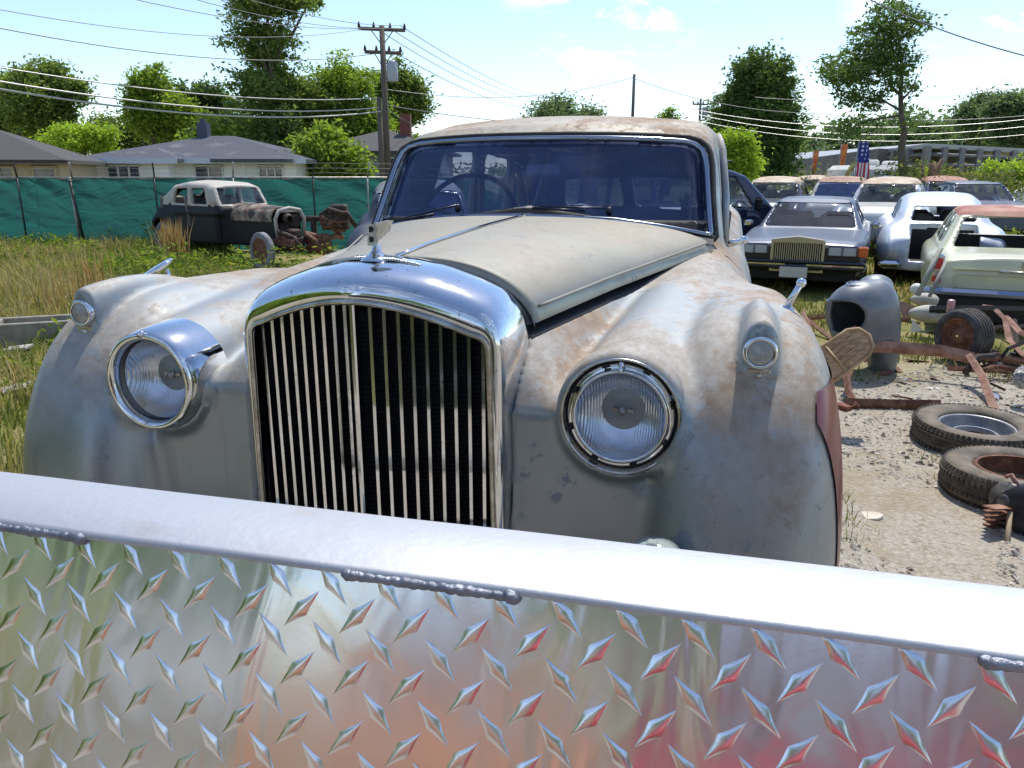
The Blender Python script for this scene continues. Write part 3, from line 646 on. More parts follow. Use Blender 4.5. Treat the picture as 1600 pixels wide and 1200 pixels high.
# wing mirrors
p = lp(1228, 482, 1, .42); q = lp(1252, 442, 1, .42)
m = MB(); m.box(p+[0, 0, -.004], (.034, .05, .016), bev=.005); m.tube([p, p*.5+q*.5, q], [.009, .0075, .0065], 12); m.lathe([(0, .011), (.008, .008), (.011, 0), (.008, -.008), (0, -.011)], q, (1, -.3, 0), 16); m.build('wing_mirror_stalk', chrome, car)
p = lp(243, 419, 1, .45)
m = MB(); m.lathe([(.0005, .006), (.035, .005), (.050, .002), (.054, -.003), (.048, -.009), (.0005, -.016)], p+[-.0, 0, .0], (-.40, -.28, .82), 32)
m.tube([p+[.028, .01, -.004], p+[.032, .02, -.05]], .006, 8); m.build('wing_mirror', chrome, car)
# wipers
for a, b, c in (((716, 325), (655, 338), (598, 349)), ((952, 330), (890, 326), (832, 323))):
    A_ = lp(*a, 1, 1.26); B_ = lp(*b, 1, 1.27+.03); C_ = lp(*c, 1, 1.27+.10*(a[0] < 800))
    m = MB(); m.tube([A_+[0, 0, -.01], A_+[0, -.012, .012]], .011, 10); m.tube([A_+[0, -.014, .010], B_+[0, -.012, .006], C_+[0, -.010, .004]], [.007, .0055, .004], 6, flat=.5)
    m.tube([B_*.6+A_*.4+[0, -.008, -.004], C_+[0, -.006, -.004]], .0045, 5); m.build('wiper', mat('wiper black', (.03, .035, .05), rough=.3, metal=.6), car)
# inner mirror, steering wheel, seats, door pillar trim
m = MB(); p = lp(848, 267, 1, 1.52); m.box(p+[0, 0, .004], (.13, .018, .042), bev=.008); m.tube([p+[0, .01, 0], (p[0]-.01, 1.42, 1.26)], .004, 6)
m.build('inside_mirror', mat('pale grey', (.85, .87, .9), rough=.4), car)
m = MB(); sw_ = (-.34, 1.62, 1.195); th = np.linspace(0, 2*pi, 33)
m.tube([(sw_[0]+.20*cos(a), sw_[1]+.20*sin(a)*.45, sw_[2]+.20*sin(a)*.88) for a in th], .010, 8, False)
for a in (0.3, 2.84, 4.7): m.tube([sw_, (sw_[0]+.2*cos(a), sw_[1]+.2*sin(a)*.45, sw_[2]+.2*sin(a)*.88)], .007, 6)
m.tube([sw_, (sw_[0], 1.35, 1.0)], .015); m.build('steering_wheel', black, car)
m = MB(); m.box((0, 1.50, 1.06), (1.15, .12, .22), bev=.03); m.build('dashboard', mat('dark veneer', (.06, .04, .03), rough=.4), car)
for yy in (2.15, 3.05):
    for sx in (-.3, .3):
        m = MB(); m.box((sx, yy-.25, .72), (.54, .5, .2), bev=.05); m.box((sx, yy+.05, .93), (.54, .15, .42), rot=(-.2, 0, 0), bev=.06); m.build('seat', seat_mat, car)
m = MB()
for s in (1, -1):
    m = MB(); m.tube([(s*.668, 1.55, 1.10), (s*.655, 1.62, 1.30), (s*.632, 1.69, 1.46), (s*.622, 1.74, 1.495), (s*.61, 1.9, 1.52)], [.014, .014, .013, .012, .010], 8); m.build('door_frame', silver, car)
p = lp(1138, 381, 1, 1.35); q = lp(1164, 375, 1, 1.35)
m = MB(); m.tube([p, q], [.013, .009], 10); m.lathe([(0, .012), (.012, .006), (.014, -.01)], q, (1, -.4, .1), 12); m.build('cowl_handle', chrome, car)
for yw in (.93, 3.95):
    for s in (1, -1): wheel(car, s*.76, yw, .30, .355, s, .17)

# ------------------------------------------------------------------ ground
def vnoise(x, y, s, seed=0):
    x = x*s+seed*17.3; y = y*s-seed*9.1; xi = np.floor(x).astype(int); yi = np.floor(y).astype(int); fx = x-xi; fy = y-yi
    fx = fx*fx*(3-2*fx); fy = fy*fy*(3-2*fy)
    def h(a, b):
        n = (a*374761393+b*668265263+seed*982451653) & 0x7fffffff; n = (n ^ (n >> 13))*1274126177 & 0x7fffffff; return ((n ^ (n >> 16)) & 65535)/65535.
    return (h(xi, yi)*(1-fx)+h(xi+1, yi)*fx)*(1-fy)+(h(xi, yi+1)*(1-fx)+h(xi+1, yi+1)*fx)*fy
def fbm(x, y, s, seed=0, o=4):
    return sum(vnoise(x, y, s*2**i, seed+i)*.5**(i+1) for i in range(o))
def gz(x, y):
    x = np.asarray(x, float); y = np.asarray(y, float)
    lx = (x-HO[0])*EX[0]+(y-HO[1])*EX[1]; ly = (x-HO[0])*EY[0]+(y-HO[1])*EY[1]
    d = np.maximum(np.maximum(np.abs(lx)-.80, 0), np.maximum(np.maximum(.35-ly, ly-4.6), 0)); k = np.clip(1-d/.75, 0, 1)
    return GZ+.235*k*k*(3-2*k)+(fbm(x, y, .35, 3)-.47)*.10*np.clip((np.hypot(x, y))/6, 0, 1)+(fbm(x, y, 2.2, 5)-.47)*.035
def axis_(a, b, fine, lim):
    r = [0.]; st = fine
    while r[-1] < lim: r.append(r[-1]+st); st = fine if r[-1] < 9 else st*1.12
    return r
xp = axis_(0, 0, .10, 400); xs = np.array([-q for q in xp[:0:-1]]+xp); yp = axis_(0, 0, .10, 500); ys = np.array([-q for q in axis_(0, 0, .3, 120)[:0:-1]]+yp)
X, Y = np.meshgrid(xs, ys, indexing='ij'); Z = gz(X, Y); a, b = X.shape
I = (np.arange(a-1)[:, None]*b+np.arange(b-1)[None]).ravel()
ground_m = bpy.data.materials.new('yard ground'); ground_m.use_nodes = True
nt = ground_m.node_tree; L = nt.links.new; b_ = nt.nodes['Principled BSDF']; b_.inputs['Roughness'].default_value = .95; b_.inputs['Specular IOR Level'].default_value = .15
tcn = N(nt, 'ShaderNodeTexCoord')
def gn(s, d=6, r=.6):
    n = N(nt, 'ShaderNodeTexNoise'); n.inputs['Scale'].default_value = s; n.inputs['Detail'].default_value = d; n.inputs['Roughness'].default_value = r; L(tcn.outputs['Object'], n.inputs[0]); return n.outputs[0]
def gr(x, a1, b1):
    q = N(nt, 'ShaderNodeMapRange'); q.inputs[1].default_value = a1; q.inputs[2].default_value = b1; L(x, q.inputs[0]); return q.outputs[0]
def gm(f, a1, b1):
    x = N(nt, 'ShaderNodeMixRGB'); L(f, x.inputs[0])
    for i, v in ((1, a1), (2, b1)):
        if isinstance(v, tuple): x.inputs[i].default_value = (*v, 1)
        else: L(v, x.inputs[i])
    return x.outputs[0]
def gmath(op, a1, b1):
    q = N(nt, 'ShaderNodeMath', operation=op)
    for i, v in enumerate((a1, b1)):
        if isinstance(v, (int, float)): q.inputs[i].default_value = v
        else: L(v, q.inputs[i])
    return q.outputs[0]
vor = N(nt, 'ShaderNodeTexVoronoi'); vor.inputs['Scale'].default_value = 38; L(tcn.outputs['Object'], vor.inputs[0])
vor2 = N(nt, 'ShaderNodeTexVoronoi'); vor2.inputs['Scale'].default_value = 90; L(tcn.outputs['Object'], vor2.inputs[0])
stone = gm(gr(gn(45, 6, .7), .35, .65), (.25, .21, .155), (.50, .45, .37))
bw = N(nt, 'ShaderNodeSeparateColor'); L(vor.outputs['Color'], bw.inputs[0])
stone = gm(gmath('MULTIPLY', gr(bw.outputs[0], .3, .95), .55), stone, (.42, .39, .35))
dirt = gm(gr(gn(2.0, 9, .7), .48, .70), stone, (.30, .25, .17))
gcol = gm(gr(gn(1.1, 5), .40, .60), (.16, .17, .05), (.30, .25, .11))
sx = N(nt, 'ShaderNodeSeparateXYZ'); L(tcn.outputs['Object'], sx.inputs[0])
# bare gravel lane right of the saloon, unseen gravel added behind the lens for the plate's reflection, grass elsewhere
def gmath(op, a1, b1):
    q = N(nt, 'ShaderNodeMath', operation=op)
    for i, v in enumerate((a1, b1)):
        if isinstance(v, (int, float)): q.inputs[i].default_value = v
        else: L(v, q.inputs[i])
    return q.outputs[0]
wob = gmath('MULTIPLY', gmath('ADD', gn(.6, 5), -.5), 3.2)
fx = gmath('ADD', sx.outputs[0], wob); fy = gmath('ADD', sx.outputs[1], wob)
lane = gmath('MAXIMUM', gmath('MULTIPLY', gr(fx, .2, .9), gr(fy, 7.2, 5.6)), gmath('MULTIPLY', gr(sx.outputs[1], 1.2, .4), gr(fx, -7, -5))) 
L(gm(lane, gcol, dirt), b_.inputs['Base Color'])
bp = N(nt, 'ShaderNodeBump'); bp.inputs['Strength'].default_value = .6; bp.inputs['Distance'].default_value = .016
hsum = gmath('ADD', gmath('MULTIPLY', gmath('MULTIPLY', vor.outputs[0], gr(gn(5, 4), .40, .62)), -1.0), gmath('ADD', gmath('MULTIPLY', gn(22, 12, .8), 1.0), gmath('MULTIPLY', vor2.outputs[0], -.5))); L(hsum, bp.inputs['Height']); L(bp.outputs[0], b_.inputs['Normal'])
g_ = npmesh('ground', np.stack([X.ravel(), Y.ravel(), Z.ravel()], 1), np.stack([I, I+b, I+b+1, I+1], 1), ground_m); tag(g_, kind='structure')

# pebbles on the lane
def in_lane(x, y): return (x > .9+.3*np.sin(y*2)) & (y < 6.6+.6*np.sin(x*1.7))
n_ = 30000; px_ = rng.uniform(.7, 5.5, n_*2); py_ = 1.0+6.2*rng.random(n_*2)**1.2
k = in_lane(px_, py_) & (fbm(px_, py_, .9, 4) > .30); px_, py_ = px_[k][:n_], py_[k][:n_]; n_ = len(px_)
oc = np.array([(1, 0, 0), (-.6, .8, 0), (-.6, -.8, 0), (0, 0, .8), (.5, .6, .45), (-.8, .1, .4), (.4, -.7, .4)]); 
ocf = np.array([(0, 4, 3), (4, 1, 5), (4, 5, 3), (5, 2, 6), (5, 6, 3), (6, 0, 3), (0, 1, 4), (1, 2, 5), (2, 0, 6)])
rr = rng.lognormal(-4.85, .48, n_).clip(.003, .028); an = rng.uniform(0, 2*pi, n_); sq = rng.uniform(.55, 1.1, n_)
P_ = oc[None]+rng.normal(0, .16, (n_, 7, 3)); P_[..., 2] *= sq[:, None]
Xr = P_[..., 0]*np.cos(an)[:, None]-P_[..., 1]*np.sin(an)[:, None]; Yr = P_[..., 0]*np.sin(an)[:, None]+P_[..., 1]*np.cos(an)[:, None]
V = np.stack([Xr*rr[:, None]+px_[:, None], Yr*rr[:, None]+py_[:, None], P_[..., 2]*rr[:, None]+gz(px_, py_)[:, None]-.001], -1).reshape(-1, 3)
F = (np.arange(n_)[:, None, None]*7+ocf[None]).reshape(-1, 3)
def island_mat(name, cols, rough=.9, transl=0):
    m = bpy.data.materials.new(name); m.use_nodes = True; nt = m.node_tree; b = nt.nodes['Principled BSDF']; b.inputs['Roughness'].default_value = rough; b.inputs['Specular IOR Level'].default_value = .25
    g = N(nt, 'ShaderNodeNewGeometry'); r = N(nt, 'ShaderNodeValToRGB'); r.color_ramp.interpolation = 'LINEAR'
    el = r.color_ramp.elements
    while len(el) < len(cols): el.new(.5)
    for i, c in enumerate(cols): el[i].position = i/(len(cols)-1); el[i].color = (*c, 1)
    nt.links.new(g.outputs['Random Per Island'], r.inputs[0]); nt.links.new(r.outputs[0], b.inputs['Base Color'])
    if transl:
        t = N(nt, 'ShaderNodeBsdfTranslucent'); mx = N(nt, 'ShaderNodeMixShader'); mx.inputs[0].default_value = transl; o = nt.nodes['Material Output']
        mc = N(nt, 'ShaderNodeMixRGB'); mc.blend_type = 'MULTIPLY'; mc.inputs[0].default_value = 1; mc.inputs[2].default_value = (1.5, 1.6, .8, 1)
        nt.links.new(r.outputs[0], mc.inputs[1]); nt.links.new(mc.outputs[0], t.inputs[0]); nt.links.new(b.outputs[0], mx.inputs[1]); nt.links.new(t.outputs[0], mx.inputs[2]); nt.links.new(mx.outputs[0], o.inputs[0])
    return m
tag(npmesh('gravel', V, F, island_mat('stones', [(.10, .09, .08), (.30, .27, .23), (.48, .45, .40), (.38, .31, .24), (.58, .56, .52)]), smooth=False), kind='stuff')

# grass blades
def blades(name, x, y, h, wd, m, lean=.5, kind='stuff', z0=None):
    n = len(x); an = rng.uniform(0, 2*pi, n); la = rng.uniform(0, 2*pi, n); ll = h*lean*rng.random(n); zb = gz(x, y)-.01 if z0 is None else z0
    dx = np.cos(an)*wd/2; dy = np.sin(an)*wd/2; lx = np.cos(la)*ll; ly = np.sin(la)*ll
    V = np.stack([np.stack([x-dx, y-dy, zb], 1), np.stack([x+dx, y+dy, zb], 1), np.stack([x+dx*.7+lx*.35, y+dy*.7+ly*.35, zb+h*.6], 1), np.stack([x-dx*.7+lx*.35, y-dy*.7+ly*.35, zb+h*.6], 1), np.stack([x+lx, y+ly, zb+h], 1)], 1).reshape(-1, 3)
    b = np.arange(n)*5; F = np.concatenate([np.stack([b, b+1, b+2], 1), np.stack([b, b+2, b+3], 1), np.stack([b+3, b+2, b+4], 1)])
    o = npmesh(name, V, F, m, smooth=True)
    return tag(o, kind=kind) if kind else o
green = island_mat('green grass', [(.06, .10, .018), (.13, .18, .03), (.22, .25, .06), (.34, .31, .12), (.11, .16, .04)], transl=.35)
dry = island_mat('dry grass', [(.24, .19, .08), (.42, .33, .17), (.54, .44, .26), (.20, .20, .07)], transl=.3)
straw = island_mat('straw', [(.36, .22, .09), (.50, .34, .16), (.58, .42, .22)], transl=.2)
def scatter(n, x0, x1, y0, y1, pw=1.5):
    y = y0+(y1-y0)*rng.random(n)**pw; x = rng.uniform(x0, x1, n); return x, y
def hole(x, y):   # nothing grows under the saloon
    lx = (x-HO[0])*EX[0]+(y-HO[1])*EX[1]; ly = (x-HO[0])*EY[0]+(y-HO[1])*EY[1]
    return (np.abs(lx) < .85) & (ly > -.1) & (ly < 5.2)
x, y = scatter(90000, -14, -.5, 1.5, 18, 1.3); k = (x < -.35*y-.2) & ~hole(x, y) & (fbm(x, y, .8, 8) > .30); x, y = x[k], y[k]
blades('grass', x, y, rng.uniform(.04, .16, len(x))*(1+y*.06)*(.6+fbm(x, y, .5, 9)), .008+.0013*y, green, .8)
x, y = scatter(80000, -14, -.5, 1.5, 18, 1.2); k = (x < -.35*y-.2) & ~hole(x, y) & (fbm(x, y, .6, 12) > .44); x, y = x[k], y[k]
blades('dry_grass', x, y, rng.uniform(.08, .42, len(x))*(.6+.8*fbm(x, y, .9, 2)), .006+.001*y, dry, .7)
x, y = scatter(60000, .8, 16, 6.0, 26, 1.6); k = (fbm(x, y, .7, 6) > .34) & (rng.random(len(x)) < np.clip((y-5.2)/2.5, 0, 1)); x, y = x[k], y[k]
blades('short_grass', x, y, rng.uniform(.04, .15, len(x))*(.6+.9*fbm(x, y, .6, 7)), .009+.001*y, island_mat('yard grass', [(.06, .10, .015), (.15, .17, .035), (.28, .24, .09), (.34, .27, .12), (.12, .15, .03)], transl=.3), .8)
# tufts on the gravel
x0, y0 = scatter(900, .9, 6, 1.3, 7.2, 1.0); k = fbm(x0, y0, .8, 21) > .45; x0, y0 = x0[k], y0[k]
x = (x0[:, None]+rng.normal(0, .05, (len(x0), 26))).ravel(); y = (y0[:, None]+rng.normal(0, .05, (len(y0), 26))).ravel()
blades('grass_tufts', x, y, rng.uniform(.02, .085, len(x)), .0035+.0006*y, island_mat('sparse grass', [(.07, .11, .02), (.16, .18, .04), (.30, .25, .12), (.42, .36, .22)], transl=.3), .9)
# leafy weeds along the fence and between the wrecks
def leafstuff(name, pts, m, per=40, spread=.22, size=.035, hgt=.45):
    n = len(pts)*per; base = np.repeat(np.array(pts), per, 0); hh = rng.random(n)*hgt*np.repeat(rng.uniform(.5, 1.2, len(pts)), per)
    c = base+np.stack([rng.normal(0, spread, n)*(1-.5*hh/hgt), rng.normal(0, spread, n)*(1-.5*hh/hgt), hh], 1)
    return quads(name, c, rng.uniform(.6, 1.4, n)*size, m)
def quads(name, c, s, m, flat=.0, parent=None):
    n = len(c); u = rng.normal(size=(n, 3)); u[:, 2] *= .6; u /= np.linalg.norm(u, axis=1)[:, None]; v = rng.normal(size=(n, 3)); v[:, 2] *= (1-flat); v -= (v*u).sum(1)[:, None]*u; v /= np.linalg.norm(v, axis=1)[:, None]
    s = np.asarray(s)[:, None]
    nn = np.cross(u, v)
    V = np.stack([c-u*s, c-v*s*.45+nn*s*.15, c+u*s*1.1, c+v*s*.45+nn*s*.15], 1).reshape(-1, 3); b = np.arange(n)*4
    return npmesh(name, V, np.stack([b, b+1, b+2, b+3], 1), m, parent, smooth=False)
weedm = island_mat('weed leaves', [(.06, .11, .02), (.13, .19, .03), (.22, .28, .05), (.30, .32, .08)], transl=.4)
pts = []
for i in range(200):
    yy = rng.uniform(11, 17.2); xx = rng.uniform(-15, -1.8)
    if abs(xx+4.9) < 2.2 and 13.2 < yy < 16.4: yy = rng.uniform(12.2, 13.2)
    pts.append((xx, yy, float(gz(xx, yy))))
for i in range(45): xx = rng.uniform(-9, -2.2); yy = rng.uniform(4, 9); pts.append((xx, yy, float(gz(xx, yy))-.1))
for i in range(60): yy = rng.uniform(11.5, 19); xx = rng.uniform(5.9, 14); pts.append((xx, yy, float(gz(xx, yy))-.1))
tag(leafstuff('weeds', pts, weedm, 55, .2, .04, .5), kind='stuff')

# ------------------------------------------------------------------ trees
bark = mat('bark', (.10, .08, .06), (.17, .14, .11), 6, rough=.9, bump=.5, bscale=10, stretch=(4, 4, 1))
def leafmat(name, cols, tr=.45): return island_mat(name, cols, .6, tr)
LM = {'mid': leafmat('mid leaves', [(.09, .14, .04), (.15, .21, .055), (.24, .30, .08), (.12, .17, .06)]),
      'dark': leafmat('dark leaves', [(.055, .10, .035), (.09, .145, .045), (.14, .20, .06)]),
      'lime': leafmat('lime leaves', [(.20, .30, .03), (.32, .44, .05), (.42, .50, .08)]),
      'fresh': leafmat('fresh leaves', [(.12, .19, .03), (.21, .30, .04), (.31, .39, .06), (.14, .21, .04)]),
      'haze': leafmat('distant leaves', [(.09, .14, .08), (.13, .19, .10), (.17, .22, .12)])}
def tree(label, x, y, blobs, kind, n=9000, leaf=.16, trunk=.22, base=None, cat='tree', name='tree', group='trees around the yard', clump=.55, lean=0, fill=.55, limbs=7):
    """blobs: ellipsoids (dx, dy, z, rx, ry, rz) of the crown round the trunk foot"""
    z0 = GZ-.1 if base is None else base
    t = thing(name, label, cat, (x, y, z0), 0, group)
    vol = np.array([b[3]*b[4]*b[5] for b in blobs])**.75; pr = vol/vol.sum(); leaf *= .68; n = int(n*1.9); per = 60; nc = max(14, n//per); cs = []
    for i in rng.choice(len(blobs), nc, p=pr):
        b = blobs[i]; d = rng.normal(size=3); d /= np.linalg.norm(d); r = (fill+(1-fill)*rng.random())*(.78+.50*rng.random()**2)
        cs.append((b[0]+d[0]*b[3]*r, b[1]+d[1]*b[4]*r, b[2]+d[2]*b[5]*r))
    cs = np.array(cs); cr_ = clump*rng.uniform(.45, 1.25, nc); base_ = np.repeat(cs, per, 0); rad = np.repeat(cr_, per)[:, None]
    d = rng.normal(size=(nc*per, 3)); d[:, 2] *= .62; c = base_+d*rad*.50
    quads('crown', c, rng.uniform(.55, 1.35, len(c))*leaf, LM[kind], .3, t)
    m = MB(); top = max(b[2] for b in blobs); zt = top*.92; tx = lean
    tp = [(tx*(k/6)**1.6+.12*trunk*sin(k*2.1)*2, .1*sin(k), zt*k/6) for k in range(7)]; m.tube(tp, [trunk*(1-.85*k/6)+.01 for k in range(7)], 8)
    for i in range(limbs):
        e = cs[rnd.randrange(nc)]; k = rnd.uniform(.25, .8); zb = min(zt*k, max(.6, e[2]-.4)); kk = zb/zt
        s = np.array([tx*kk**1.6, 0, zb]); mid = s*.5+e*.5+np.array([0, 0, -.12*top*.3]); m.tube([s, mid, e], [trunk*.42*(1-kk*.5), trunk*.25, .015], 6)
    m.build('trunk', bark, t); return t
def ptree(label, px, ptop, pbot, pw, Y, kind, n, blobs=None, **k):
    """tree whose crown spans these sight lines at distance Y; sizes in metres follow"""
    c = at(px, (ptop+pbot)/2, Y); top = at(px, ptop, Y)[2]; bot = at(px, pbot, Y)[2]; hw = (at(px+pw/2, (ptop+pbot)/2, Y)[0]-at(px-pw/2, (ptop+pbot)/2, Y)[0])/2
    z0 = GZ-.1; H = top-bot; B = []
    if blobs is None:
        blobs = [(0, .45, .62, .36)]
        for _ in range(11):
            an_ = rnd.uniform(0, 2*pi); r_ = rnd.uniform(.35, .78); q_ = rnd.uniform(.16, .36); blobs.append((r_*cos(an_)*1.05, .47+.47*r_*sin(an_), q_, q_*.55))
    for (a, b, ra, rb) in blobs:
        B.append((a*hw, rnd.uniform(-.2, .2)*hw, bot-z0+b*H, ra*hw, ra*hw*.9, rb*H))
    return tree(label, c[0], Y, B, kind, n, **k)
ptree('broad mid green tree behind the grey roof at the far left', 72, 78, 225, 150, 46, 'mid', 9000, leaf=.20, clump=.8)
ptree('dark low tree at the left edge, beyond the tall leafy one', -15, 130, 210, 90, 48, 'dark', 3500, leaf=.2, clump=.8)
ptree('rounded lime green bush rising behind the grey and white roofs', 128, 182, 245, 120, 40, 'lime', 4500, leaf=.13, clump=.5, cat='bush', name='bush')
ptree('bushy fresh green tree left of the white house chimney', 232, 100, 225, 132, 47, 'fresh', 9000, leaf=.19, clump=.7)
ptree('dark thin topped tree behind the white house roof', 318, 112, 215, 100, 50, 'dark', 6000, leaf=.19, clump=.7)
ptree('very tall tree with open crown reaching out of the frame', 425, -60, 280, 190, 42, 'mid', 26000, blobs=[(-.1, .86, .75, .13), (.35, .84, .6, .11), (-.15, .66, .7, .12), (-.25, .5, .62, .12), (.1, .38, .85, .16), (-.1, .16, 1.0, .2), (.3, .1, .9, .14)], leaf=.17, clump=.62, fill=.3, trunk=.38, limbs=16)
ptree('shaded thicket tree in the dark behind the white house', 375, 165, 285, 150, 45, 'dark', 9000, leaf=.2, clump=.8)
ptree('full leafy green tree left of the utility poles', 530, 82, 285, 165, 44, 'fresh', 20000, blobs=[(.1, .72, .7, .24), (-.5, .5, .55, .3), (.3, .4, .75, .3), (-.1, .2, .9, .22)], leaf=.18, clump=.7, fill=.4)
ptree('rounded green tree right behind the tall utility pole', 622, 88, 215, 95, 52, 'mid', 8000, leaf=.2, clump=.75)
ptree('low distant tree showing over the car roof', 872, 146, 215, 165, 85, 'haze', 5000, leaf=.3, clump=1.3, fill=.4)
ptree('thin sapling tip beside the far pole over the car roof', 1048, 160, 215, 34, 60, 'fresh', 700, leaf=.15, clump=.5)
ptree('big dense oval dark green tree right of the saloon roof', 1180, 76, 290, 168, 52, 'dark', 30000, blobs=[(0, .55, .88, .40), (-.3, .3, .68, .28), (.35, .35, .62, .32), (.0, .82, .5, .17), (.1, .12, .8, .14)], leaf=.2, clump=.75, trunk=.4, fill=.5)
ptree('lime green bush next to the saloon door pillar', 1148, 188, 290, 108, 30, 'lime', 7500, leaf=.10, clump=.4, cat='bush', name='bush')
ptree('yellow green young tree at the right edge', 1575, 236, 300, 100, 26, 'lime', 3500, leaf=.08, clump=.32, cat='bush', name='bush', fill=.4)
ptree('tall thin tree of the pair standing on the right skyline', 1535, 134, 235, 100, 72, 'haze', 5200, leaf=.22, clump=.95, fill=.3)
ptree('full dark tree at the right edge behind the long shed', 1590, 136, 245, 95, 66, 'haze', 8000, leaf=.26, clump=1.1)
ptree('rounded tree over the long shed roof left of the skyline pair', 1440, 184, 250, 110, 85, 'haze', 4500, leaf=.3, clump=1.2)
for i, (px, pt, pb, pw, Y, kd, lb) in enumerate([(-10, 150, 285, 120, 52, 'mid', 'low tree filling the far left edge behind the tan house'), (60, 165, 290, 130, 56, 'dark', 'shadowed low tree behind the roof of the tan house'), (185, 150, 285, 110, 54, 'mid', 'low broad tree between the tan and the white house'), (265, 150, 285, 120, 56, 'dark', 'dark low tree behind the white house chimney'), (330, 170, 290, 110, 40, 'fresh', 'bright bush top behind the right half of the white house'), (515, 190, 300, 110, 33.5, 'fresh', 'low bright green tree standing before the half hidden grey house'), (640, 190, 290, 80, 56, 'mid', 'low tree between the poles and the saloon windscreen'), (20, 95, 200, 80, 50, 'fresh', 'open topped tree at the far left above the tan house')]):
    ptree(lb, px, pt, pb, pw, Y, kd, 5000, leaf=.2, clump=.75)
# the bare-stemmed leaning tree
c = at(1412, 278, 27); t = thing('tree', 'slender leaning tree with a bare curved stem and wind-swept crown', 'tree', (c[0], 27, GZ-.1), 0, 'trees around the yard')
def q3(px, py, dy=0): v = at(px, py, 27+dy); return v-np.array([c[0], 27, GZ-.1])
m = MB(); stem = [q3(1412, 300), q3(1411, 262), q3(1408, 235), q3(1413, 205), q3(1408, 178), q3(1407, 145), q3(1410, 105), q3(1404, 60), q3(1398, 15)]
m.tube(stem, [.17, .16, .13, .10, .09, .075, .055, .035, .012], 8)
LB = [((1406, 172), (1385, 160), (1352, 138)), ((1407, 150), (1392, 132), (1380, 112)), ((1410, 112), (1395, 95), (1345, 85)), ((1405, 160), (1425, 140), (1432, 120)), ((1406, 180), (1350, 190), (1325, 205)), ((1385, 160), (1340, 150), (1300, 105)), ((1408, 90), (1375, 60), (1350, 40)), ((1410, 60), (1430, 35), (1440, 15)), ((1380, 112), (1340, 120), (1310, 125))]
for L_ in LB: m.tube([q3(*L_[0]), q3(*L_[1], rnd.uniform(-.4, .4)), q3(*L_[2], rnd.uniform(-.6, .6))], [.045, .03, .01], 6)
m.build('trunk', bark, t)
cl = []
for (bx, by, rx, ry, n) in [(1395, 30, 42, 26, 46), (1430, 38, 26, 18, 18), (1375, 62, 46, 24, 50), (1350, 90, 42, 20, 40), (1395, 88, 40, 28, 42), (1315, 110, 34, 14, 20), (1330, 122, 42, 13, 26), (1360, 112, 36, 24, 34), (1345, 150, 34, 16, 22), (1392, 120, 30, 20, 20), (1312, 150, 12, 16, 7), (1425, 140, 12, 12, 6), (1330, 205, 26, 7, 9), (1345, 192, 34, 6, 10), (1312, 100, 30, 10, 12), (1362, 170, 20, 8, 5), (1418, 165, 8, 6, 2), (1422, 192, 10, 9, 4)]:
    for _ in range(n):
        a = rnd.uniform(0, 2*pi); r_ = math.sqrt(rnd.random()); cl.append(q3(bx+rx*r_*cos(a), by+ry*r_*sin(a), rnd.gauss(0, .6)))
cl = np.array(cl); bs = np.repeat(cl, 30, 0); d = rng.normal(size=bs.shape)*[.17, .17, .10]; quads('crown', bs+d, rng.uniform(.5, 1.3, len(bs))*.075, LM['dark'], .3, t)
# broken stump with a few leaves
c = at(1452, 282, 24); t = thing('tree_stump', 'broken brown tree stump with sprouting leaves', 'stump', (c[0], 24, GZ), 0)
m = MB(); m.tube([(0, 0, 0), (.02, 0, .9), (.10, 0, 1.5), (.02, .02, 1.95)], [.20, .16, .15, .10], 9); m.tube([(.06, 0, 1.4), (.20, .02, 1.7), (.30, 0, 2.05)], [.11, .09, .05], 7); m.tube([(0, 0, 1.3), (-.22, 0, 1.6), (-.28, 0, 1.9)], [.08, .05, .03], 6); m.build('trunk', mat('torn wood', (.28, .17, .09), (.12, .08, .05), 5, rough=.9, bump=.6), t)
cc_ = np.array([(-.3, 0, 1.2), (-.22, 0, .9), (.3, 0, 1.4), (-.1, .1, 1.7), (.2, 0, .8)]); bs = np.repeat(cc_, 70, 0)+rng.normal(size=(350, 3))*.11; quads('leaves', bs, rng.uniform(.5, 1.3, 350)*.05, LM['lime'], .3, t)
# wooded hill on the right skyline
m = bpy.data.materials
hx = np.linspace(20, 95, 40); cs = []
for x in hx:
    for _ in range(26): zz = rng.random(); cs.append((x+rng.normal(0, 1), 115+rng.normal(0, 3), 1.0+zz*(3.2+4.5*np.exp(-((x-58)/17)**2)+3.0*np.exp(-((x-84)/14)**2)+1.2*math.sin(x*.7))))
cs = np.array(cs); bs = np.repeat(cs, 26, 0)+rng.normal(size=(len(cs)*26, 3))*[1.1, 1.1, .7]; tag(quads('wooded_hill', bs, rng.uniform(.5, 1.3, len(bs))*.55, LM['haze'], .3), kind='stuff')
cs = np.array([(x, 105+rng.normal(0, 3), rng.uniform(-.3, 2.0)) for x in np.linspace(-20, 100, 700)]); bs = np.repeat(cs, 16, 0)+rng.normal(size=(len(cs)*16, 3))*[1., 1., .5]
tag(quads('far_treeline', bs, rng.uniform(.5, 1.3, len(bs))*.4, LM['haze'], .3), kind='stuff')
